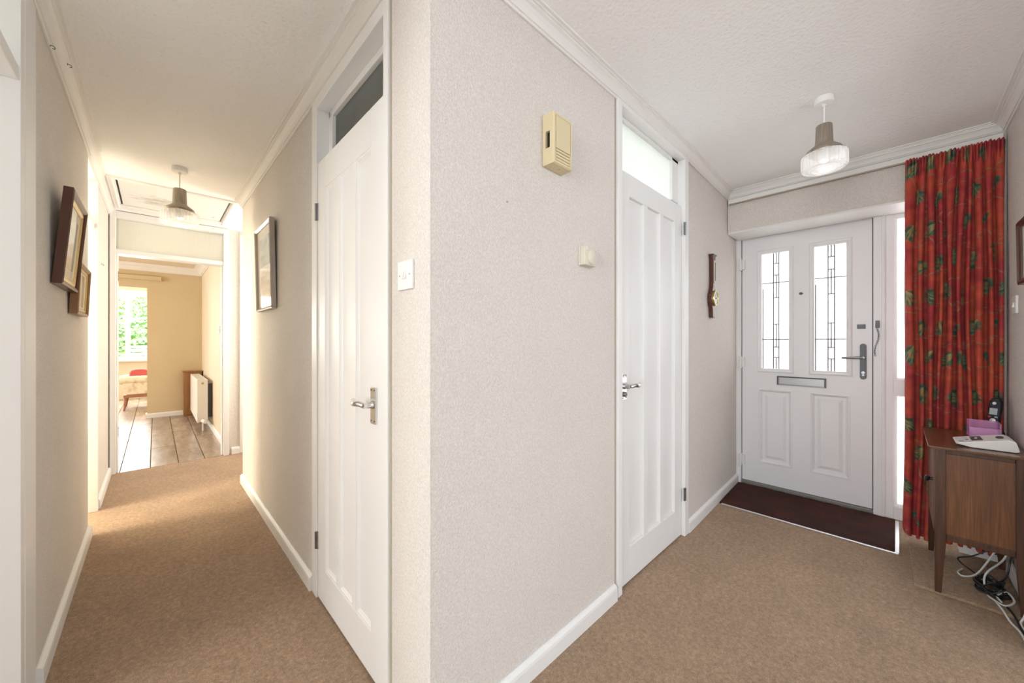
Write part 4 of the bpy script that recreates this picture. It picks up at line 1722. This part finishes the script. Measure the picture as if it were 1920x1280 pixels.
def uslab(x0, x1, ya, yb, mat, nm, th=0.0012):
    g = G()
    za = ZT + 0.017 + (uy1 - 0.006 - ya) * sl_
    zb = ZT + 0.017 + (uy1 - 0.006 - yb) * sl_
    vs = [(x0, ya, za), (x1, ya, za), (x1, yb, zb), (x0, yb, zb)]
    vs += [(x, y, z + th) for x, y, z in vs]
    g.add(vs, [(0, 1, 2, 3), (4, 5, 6, 7), (0, 1, 5, 4), (1, 2, 6, 5), (2, 3, 7, 6), (3, 0, 4, 7)])
    return g.obj(nm, mat, ub)


scn = uslab(2.680, 2.780, -0.272, -0.240, 'steel_grey', 'screen')
uslab(2.720, 2.745, -0.260, -0.252, 'white_plastic', 'symbol', 0.0016)
uslab(2.660, 2.690, -0.215, -0.202, 'lcd', 'button')
uslab(2.690, 2.720, -0.232, -0.224, 'lcd', 'button')
g = G()
yy = -0.322
zz = ZT + 0.017 + (uy1 - 0.006 - yy) * sl_
vs, fs = [], []
for k in range(24):
    a = 2 * math.pi * k / 24
    dy = 0.011 * math.sin(a)
    vs.append((2.725 + 0.030 * math.cos(a), yy + dy, zz - dy * sl_))
vs += [(x, y, z + 0.0015) for x, y, z in vs]
fs = [tuple(range(24)), tuple(range(24, 48))] + [(k, (k + 1) % 24, 24 + (k + 1) % 24, 24 + k) for k in range(24)]
g.add(vs, fs)
g.obj('speaker_grille', 'steel_grey', ub)

# pink acrylic memo box with paper
MB = thing('memo_box', (2.955, -0.30, ZT), 'clear pink acrylic memo box holding paper on the cabinet', 'memo box')
mx0, mx1, my0, my1 = 2.905, 3.005, -0.350, -0.252
mh = 0.084
g = G()
w = 0.004
g.box(mx0, my0, ZT, mx1, my1, ZT + w)
g.box(mx0, my0, ZT + w, mx0 + w, my1, ZT + mh * 0.70)
g.box(mx1 - w, my0, ZT + w, mx1, my1, ZT + mh)
g.box(mx0 + w, my0, ZT + w, mx1 - w, my0 + w, ZT + mh)
g.box(mx0 + w, my1 - w, ZT + w, mx1 - w, my1, ZT + mh)
g.obj('box', 'acrylic_pink', MB)
g = G()
g.box(mx0 + 0.008, my0 + 0.008, ZT + w + 0.0005, mx1 - 0.008, my1 - 0.008, ZT + mh * 0.52)
g.obj('paper_stack', 'paper', MB)

# cordless phone in its cradle
PH = thing('cordless_phone', (3.075, -0.345, ZT), 'black cordless phone upright in its cradle on the cabinet', 'phone')
px, py = 3.075, -0.345
g = G()
g.prism([(px - 0.035, py - 0.032), (px + 0.030, py - 0.032), (px + 0.030, py + 0.036), (px - 0.035, py + 0.036)], ZT, ZT + 0.030)
g.obj('cradle', 'black_plastic', PH, bevel=0.008, seg=3)
d_ = Vector((-0.80, 0.60, 0)).normalized()   # facing direction
s_ = Vector((0.60, 0.80, 0)).normalized()


def TP(a, o, z):
    lean = (z - ZT) * 0.16
    p = Vector((px, py, 0)) - s_ * a + d_ * (o - lean + 0.010)
    return (p.x, p.y, z)


half = [(0.012, 0.017), (0.05, 0.0195), (0.10, 0.0215), (0.15, 0.0225), (0.175, 0.020), (0.188, 0.014), (0.192, 0.006)]
poly = [(w_, ZT + z) for z, w_ in half] + [(-w_, ZT + z) for z, w_ in reversed(half)]
g = G(TP)
g.extr(poly, -0.012, 0.010)
hs_ = g.obj('handset', 'black_plastic', PH, bevel=0.005, seg=3)
g = G(TP)
g.box(-0.014, 0.0098, ZT + 0.108, 0.014, 0.0112, ZT + 0.140)
g.obj('display', 'lcd', hs_)
g = G(TP)
g.lathe([(0.0075, 0.0098), (0.0075, 0.0115), (0.0, 0.0118)], (0.0, 0, ZT + 0.165), 16, 'y')
g.obj('earpiece', 'chrome', hs_)
g = G(TP)
g.lathe([(0.011, 0.0098), (0.011, 0.0118), (0.007, 0.0125), (0.0065, 0.0105)], (0.002, 0, ZT + 0.078), 20, 'y')
g.obj('navigation_ring', 'chrome', hs_)
for a in (-0.012, 0.012):
    g = G(TP)
    g.box(a - 0.005, 0.0098, ZT + 0.093, a + 0.005, 0.0115, ZT + 0.100)
    g.obj('key', 'red_print' if a < 0 else 'lcd', hs_)

# ------------------------------------------------------------------ cables and adapters by the skirting
def spline(pts, n=10):
    P = [Vector(p) for p in pts]
    P = [P[0] * 2 - P[1]] + P + [P[-1] * 2 - P[-2]]
    o = []
    for i in range(1, len(P) - 2):
        for k in range(n):
            t = k / n
            a, b_, c_, d = P[i - 1], P[i], P[i + 1], P[i + 2]
            o.append(0.5 * ((2 * b_) + (c_ - a) * t + (2 * a - 5 * b_ + 4 * c_ - d) * t * t + (3 * b_ - a - 3 * c_ + d) * t ** 3))
    o.append(P[-2])
    return o


def cable(pts, r, mat, label, name='cable'):
    g = G()
    g.tube(spline(pts), r, 8)
    return tag(g.obj(name, mat, smooth=True), label, 'cable')


zc = 0.018
cable([(2.93, -0.372, 0.252), (2.93, -0.350, 0.20), (2.90, -0.310, 0.11), (2.87, -0.270, 0.040), (2.86, -0.230, zc), (2.89, -0.215, zc), (2.95, -0.235, zc)],
      0.0036, 'cable_white', 'white cable hanging in an S from beneath the cabinet')
cable([(2.86, -0.376, 0.252), (2.86, -0.350, 0.15), (2.80, -0.300, 0.10), (2.78, -0.285, 0.060), (2.74, -0.290, zc), (2.70, -0.300, zc), (2.66, -0.330, zc + 0.004), (2.71, -0.360, 0.030), (2.75, -0.345, 0.045), (2.72, -0.315, 0.03), (2.68, -0.322, zc + 0.006)],
      0.0036, 'cable_white', 'white cable looped over the black bundle on the carpet offcut')
cable([(2.69, -0.306, zc), (2.62, -0.318, zc), (2.56, -0.330, 0.005), (2.50, -0.345, 0.005), (2.40, -0.352, 0.005), (2.2, -0.37, 0.005)],
      0.0038, 'cable_white', 'white cable trailing forward along the floor at right edge')
cable([(2.60, -0.378, 0.06), (2.58, -0.366, 0.03), (2.56, -0.356, 0.012), (2.52, -0.360, 0.006), (2.44, -0.366, 0.006)],
      0.0034, 'cable_white', 'short white cable against the skirting')
cable([(2.98, -0.376, 0.252), (2.98, -0.340, 0.16), (2.97, -0.270, 0.09), (3.00, -0.225, 0.05), (3.02, -0.235, 0.02), (2.96, -0.262, zc), (2.90, -0.290, zc)],
      0.0030, 'cable_black', 'thin black cable curving down from behind the cabinet')
cable([(2.80, -0.376, 0.252), (2.80, -0.362, 0.18), (2.79, -0.350, 0.10), (2.82, -0.330, 0.05), (2.86, -0.310, zc)],
      0.0034, 'cable_black', 'black cable dropping straight beside the skirting')
cable([(2.66, -0.335, zc), (2.60, -0.345, zc), (2.53, -0.352, 0.006), (2.45, -0.362, 0.006), (2.3, -0.376, 0.006)],
      0.0040, 'cable_black', 'black cable trailing forward under the white one')
# coiled black bundle
rng = random.Random(9)
pts = []
for k in range(90):
    a = k * 0.78
    rr = 0.030 + 0.022 * rng.random()
    pts.append((2.80 + 1.35 * rr * math.cos(a) + rng.uniform(-0.008, 0.008) - 0.0004 * k, -0.305 + rr * math.sin(a) + rng.uniform(-0.006, 0.006), zc + 0.004 + 0.055 * rng.random() * (0.5 + 0.5 * math.sin(k * 0.31))))
g = G()
g.tube(spline(pts, 5), 0.0033, 6)
tag(g.obj('cable_bundle', 'cable_black', smooth=True), 'coiled bundle of black cable on the carpet offcut', 'cable')
# extension block, plug and white box
AD = thing('power_adapter', (2.90, -0.36, 0.16), 'black plug adapter on the wall below the cabinet', 'adapter')
g = G()
g.box(2.700, YR + 0.001, 0.165, 2.790, YR + 0.040, 0.245)
g.obj('body', 'black_plastic', AD, bevel=0.005)
g = G()
g.tube([(2.745, YR + 0.02, 0.166), (2.745, YR + 0.02, 0.140)], 0.006, 10)
g.obj('cable_gland', 'cable_black', AD)
SK = thing('wall_socket', (2.50, YR, 0.27), 'white wall socket with a red mark at the right image edge', 'socket')
g = G(TR)
g.box(2.455, 0.0, 0.25, 2.602, 0.010, 0.336)
sp = g.obj('plate', 'white_plastic', SK, bevel=0.002)
g = G(TR)
g.box(2.575, 0.010, 0.286, 2.590, 0.014, 0.302)
g.obj('switch_marker', 'red_print', sp)

# ================================================================== ROOM BEYOND
# radiator
RD = thing('radiator', (0.45, 7.0, 0.10), 'white panel radiator on the wall of the room beyond', 'radiator')
rx0, rx1, ry0, ry1, rz0, rz1 = 0.395, 0.500, 6.32, 7.62, 0.105, 0.665
g = G()
g.box(rx0, ry0 + 0.01, rz0, rx0 + 0.018, ry1, rz1)
g.box(rx1 - 0.018, ry0 + 0.01, rz0, rx1, ry1, rz1)
rb = g.obj('panel', 'white_plastic', RD, bevel=0.004)
g = G()
g.box(rx0 - 0.002, ry0, rz0 + 0.01, rx1 + 0.002, ry0 + 0.010, rz1 + 0.004)
g.obj('end_cover', 'matt_white', RD, bevel=0.003)
for k in range(26):
    g = G()
    y = ry0 + 0.02 + k * (ry1 - ry0 - 0.03) / 26
    g.box(rx0 + 0.018, y, rz1 - 0.004, rx1 - 0.018, y + 0.022, rz1)
    g.obj('grille_bar', 'matt_white', RD)
g = G()
g.lathe([(0.014, -0.004), (0.014, 0.001), (0.0, 0.001)], (0.448, ry0 - 0.001, rz1 - 0.045), 14, 'y')
g.obj('bleed_plug', 'brass', RD)
g = G()
g.tube([(0.448, ry0 + 0.005, rz0 + 0.03), (0.448, ry0 - 0.03, rz0 + 0.03)], 0.016, 12)
vl = g.obj('valve', 'brass', RD)
g = G()
g.tube([(0.448, ry0 - 0.03, rz0 + 0.03), (0.47, ry0 - 0.10, rz0 + 0.02)], 0.022, 14)
g.obj('valve_cap', 'white_plastic', vl)
g = G()
g.tube([(0.448, ry0 - 0.03, rz0 + 0.03), (0.448, ry0 - 0.03, 0.001)], 0.008, 10)
g.obj('pipe', 'white_plastic', RD)
g = G()
g.box(rx1, ry0 + 0.1, rz0 + 0.05, 0.5545, ry0 + 0.14, rz1 - 0.06)
g.obj('bracket', 'steel_grey', RD)
g = G()
g.box(rx1, ry1 - 0.14, rz0 + 0.05, 0.5545, ry1 - 0.10, rz1 - 0.06)
g.obj('bracket', 'steel_grey', RD)

# wooden box cabinet in the corner
BX = thing('wooden_box', (0.43, 7.80, -0.0), 'orange brown wooden box unit in the corner behind the radiator', 'box')
g = G()
g.box(0.318, 7.70, 0.02, 0.535, 7.905, 0.690)
g.obj('body', 'box_wood', BX, bevel=0.003)
g = G()
g.box(0.308, 7.69, 0.690, 0.545, 7.908, 0.704)
g.obj('lid', 'box_wood', BX, bevel=0.003)
g = G()
g.box(0.322, 7.705, 0.0, 0.530, 7.900, 0.02)
g.obj('plinth', 'box_wood', BX)

# curtain track above the opening
CT2 = thing('curtain_track', (-0.5, 7.90, 2.10), 'pale curtain track above the opening to the lounge', 'curtain rail')
g = G()
g.box(-2.4, 7.885, 2.105, 0.066, 7.930, 2.165)
g.obj('rail', 'wall_yellow', CT2, bevel=0.004)
g = G()
g.box(0.060, 7.880, 2.100, 0.070, 7.930, 2.170)
g.obj('end_stop', 'wall_yellow', CT2, bevel=0.002)

# lounge window
WN = sempty('window_2', (-1.2, 10.92, 0.80), 'white lounge window looking onto a hedge')
g = G()
wy0, wy1 = 10.885, 10.95
g.box(-2.4, wy0, 0.80, 0.05, wy1, 0.86)
g.box(-2.4, wy0, 2.10, 0.05, wy1, 2.22)
g.box(-2.4, wy0, 0.80, -2.34, wy1, 2.22)
g.box(-0.01, wy0, 0.80, 0.05, wy1, 2.22)
for xm in (-0.405, -1.2, -1.8):
    g.box(xm - 0.035, wy0, 0.86, xm + 0.035, wy1, 2.10)
fr = g.obj('window_frame', 'upvc_white', WN, bevel=0.004)
for xa, xb in ((-2.34, -1.835), (-1.765, -1.235), (-1.165, -0.44), (-0.37, -0.01)):
    g = G()
    g.box(xa, 10.925, 0.86, xb, 10.931, 2.10)
    g.obj('glass_pane', 'glass_clear', fr)
g = G()
g.box(-2.45, 10.78, 0.765, 0.10, 10.90, 0.80)
g.obj('window_sill', 'gloss_white', WN, bevel=0.004)

# armchair
AR = thing('armchair', (-0.02, 9.25, 0), 'cream upholstered armchair with wooden legs in the lounge', 'armchair')
ax0, ax1, ay0, ay1 = -0.385, 0.32, 9.00, 9.65
for (x, y) in ((ax0 + 0.02, ay0 + 0.04), (ax1 - 0.04, ay0 + 0.04), (ax0 + 0.02, ay1 - 0.04), (ax1 - 0.04, ay1 - 0.04)):
    g = G()
    g.tube([(x - 0.015, y, -0.0), (x - 0.008, y, 0.03), (x, y, 0.12), (x + 0.012, y, 0.22), (x + 0.012, y, 0.26)], [0.014, 0.014, 0.019, 0.024, 0.024], 10)
    g.obj('leg', 'chair_wood', AR, smooth=True)
g = G()
g.box(ax0, ay0, 0.215, ax1, ay1, 0.265)
g.obj('seat_rail', 'chair_wood', AR, bevel=0.006)
g = G()
vs = [(ax0 + 0.03, ay0 + 0.01, 0.265), (ax1, ay0 + 0.01, 0.265), (ax1, ay0 + 0.12, 0.265), (ax0 + 0.03, ay0 + 0.12, 0.265),
      (ax0 - 0.02, ay0 + 0.01, 0.47), (ax1, ay0 + 0.01, 0.47), (ax1, ay0 + 0.12, 0.47), (ax0 - 0.02, ay0 + 0.12, 0.47)]
g.add(vs, [(0, 1, 2, 3), (4, 5, 6, 7), (0, 1, 5, 4), (1, 2, 6, 5), (2, 3, 7, 6), (3, 0, 4, 7)])
g.obj('side_panel', 'armchair_cloth', AR, bevel=0.015)
for yy in (ay0 + 0.05, ay1 - 0.05):
    g = G()
    g.tube([(ax0 - 0.065, yy, 0.490), (ax0 - 0.055, yy, 0.500), (ax0 + 0.05, yy, 0.515), (ax0 + 0.3, yy, 0.515), (ax1 - 0.02, yy, 0.51), (ax1, yy, 0.50)], [0.03, 0.058, 0.066, 0.064, 0.06, 0.03], 16)
    g.obj('armrest', 'armchair_cloth', AR, smooth=True)
g = G()
g.box(ax0 + 0.03, ay0 + 0.10, 0.265, ax1, ay1 - 0.10, 0.43)
g.obj('seat_cushion', 'armchair_cloth', AR, bevel=0.04, seg=4)
g = G()
vs = [(ax1 - 0.14, ay0, 0.27), (ax1, ay0, 0.27), (ax1, ay1, 0.27), (ax1 - 0.14, ay1, 0.27), (ax1 - 0.02, ay0, 0.85), (ax1 + 0.10, ay0, 0.85), (ax1 + 0.10, ay1, 0.85), (ax1 - 0.02, ay1, 0.85)]
g.add(vs, [(0, 1, 2, 3), (4, 5, 6, 7), (0, 1, 5, 4), (1, 2, 6, 5), (2, 3, 7, 6), (3, 0, 4, 7)])
g.obj('backrest', 'armchair_cloth', AR, bevel=0.04, seg=4)
g = G()
vs, fs = [], []
for j in range(7):
    for k in range(16):
        a = 2 * math.pi * k / 16
        t = -1 + 2 * j / 6
        w_ = 0.04 * math.sqrt(max(0.02, 1 - t * t))
        ca, sa = math.cos(a), math.sin(a)
        sq = 0.16 * (abs(ca) ** 4 + abs(sa) ** 4) ** -0.25
        vs.append((-0.20 + sq * ca * (1 - 0.12 * t * t) * 0.8, 9.33 + t * 0.045, 0.565 + sq * sa * (1 - 0.12 * t * t) * 0.75))
for j in range(6):
    for k in range(16):
        k2 = (k + 1) % 16
        fs.append((j * 16 + k, j * 16 + k2, (j + 1) * 16 + k2, (j + 1) * 16 + k))
fs += [tuple(range(16)), tuple(96 + k for k in range(16))]
g.add(vs, fs)
tag(g.obj('cushion', 'foam_red', smooth=True), 'red cushion leaning on the cream armchair', 'cushion')

# garden outside the lounge
g = G()
g.box(-12, 11.05, -0.25, 8, 24, -0.10)
struct(g.obj('ground_garden', 'lawn'), 'garden lawn outside the lounge window')
rng = np.random.default_rng(2)
nL = 9000
cx = rng.uniform(-6.0, 3.5, nL)
cz = rng.uniform(-0.1, 3.1, nL)
cy = 16.2 - 0.25 * np.sqrt(rng.random(nL)) - 0.15 * np.sin(cx * 2.3) * np.sin(cz * 2.9)
ang = rng.uniform(0, 6.28, nL)
tilt = rng.uniform(-0.7, 0.7, nL)
sz = rng.uniform(0.05, 0.10, nL)
base = np.array([(-1, 0, 0), (0, 0, -0.45), (1, 0, 0), (0, 0, 0.45)], dtype=float)
V_, F_ = [], []
for i in range(nL):
    ca, sa = math.cos(ang[i]), math.sin(ang[i])
    tl = tilt[i]
    for p in base:
        x, z = p[0] * ca - p[2] * sa, p[0] * sa + p[2] * ca
        V_.append((cx[i] + sz[i] * x, cy[i] + sz[i] * (x * math.sin(tl) + z * 0.6), cz[i] + sz[i] * z))
    F_.append((4 * i, 4 * i + 1, 4 * i + 2, 4 * i + 3))
HG = thing('hedge', (-1.2, 16.5, -0.1), 'tall green leafy hedge seen through the lounge window', 'hedge')
g = G()
g.add(V_, F_)
o = g.obj('foliage', 'leaf', HG)
o['kind'] = 'stuff'
g = G()
g.box(-6.0, 16.15, -0.1, 3.5, 17.0, 3.05)
g.obj('core', 'leaf', HG, bevel=0.2)
# white garden chair before the hedge
GC = thing('garden_chair', (-0.28, 13.2, -0.1), 'white garden chair before the hedge', 'garden chair')
gx0, gx1, gy0, gy1 = -0.48, 0.02, 13.0, 13.45
for (x, y) in ((gx0, gy0), (gx1, gy0), (gx0, gy1), (gx1, gy1)):
    g = G()
    g.tube([(x, y, -0.1), (x, y, 0.60 if y == gy0 else 1.10)], 0.022, 10)
    g.obj('leg', 'garden_white', GC)
g = G()
g.box(gx0, gy0, 0.34, gx1, gy1, 0.38)
g.obj('seat', 'garden_white', GC, bevel=0.01)
for k in range(6):
    z = 0.55 + k * 0.09
    g = G()
    g.box(gx0, gy1 - 0.012, z, gx1, gy1 + 0.012, z + 0.06)
    g.obj('slat', 'garden_white', GC)
for x in (gx0, gx1):
    g = G()
    g.box(x - 0.03, gy0 - 0.03, 0.60, x + 0.03, gy1, 0.63)
    g.obj('armrest', 'garden_white', GC)
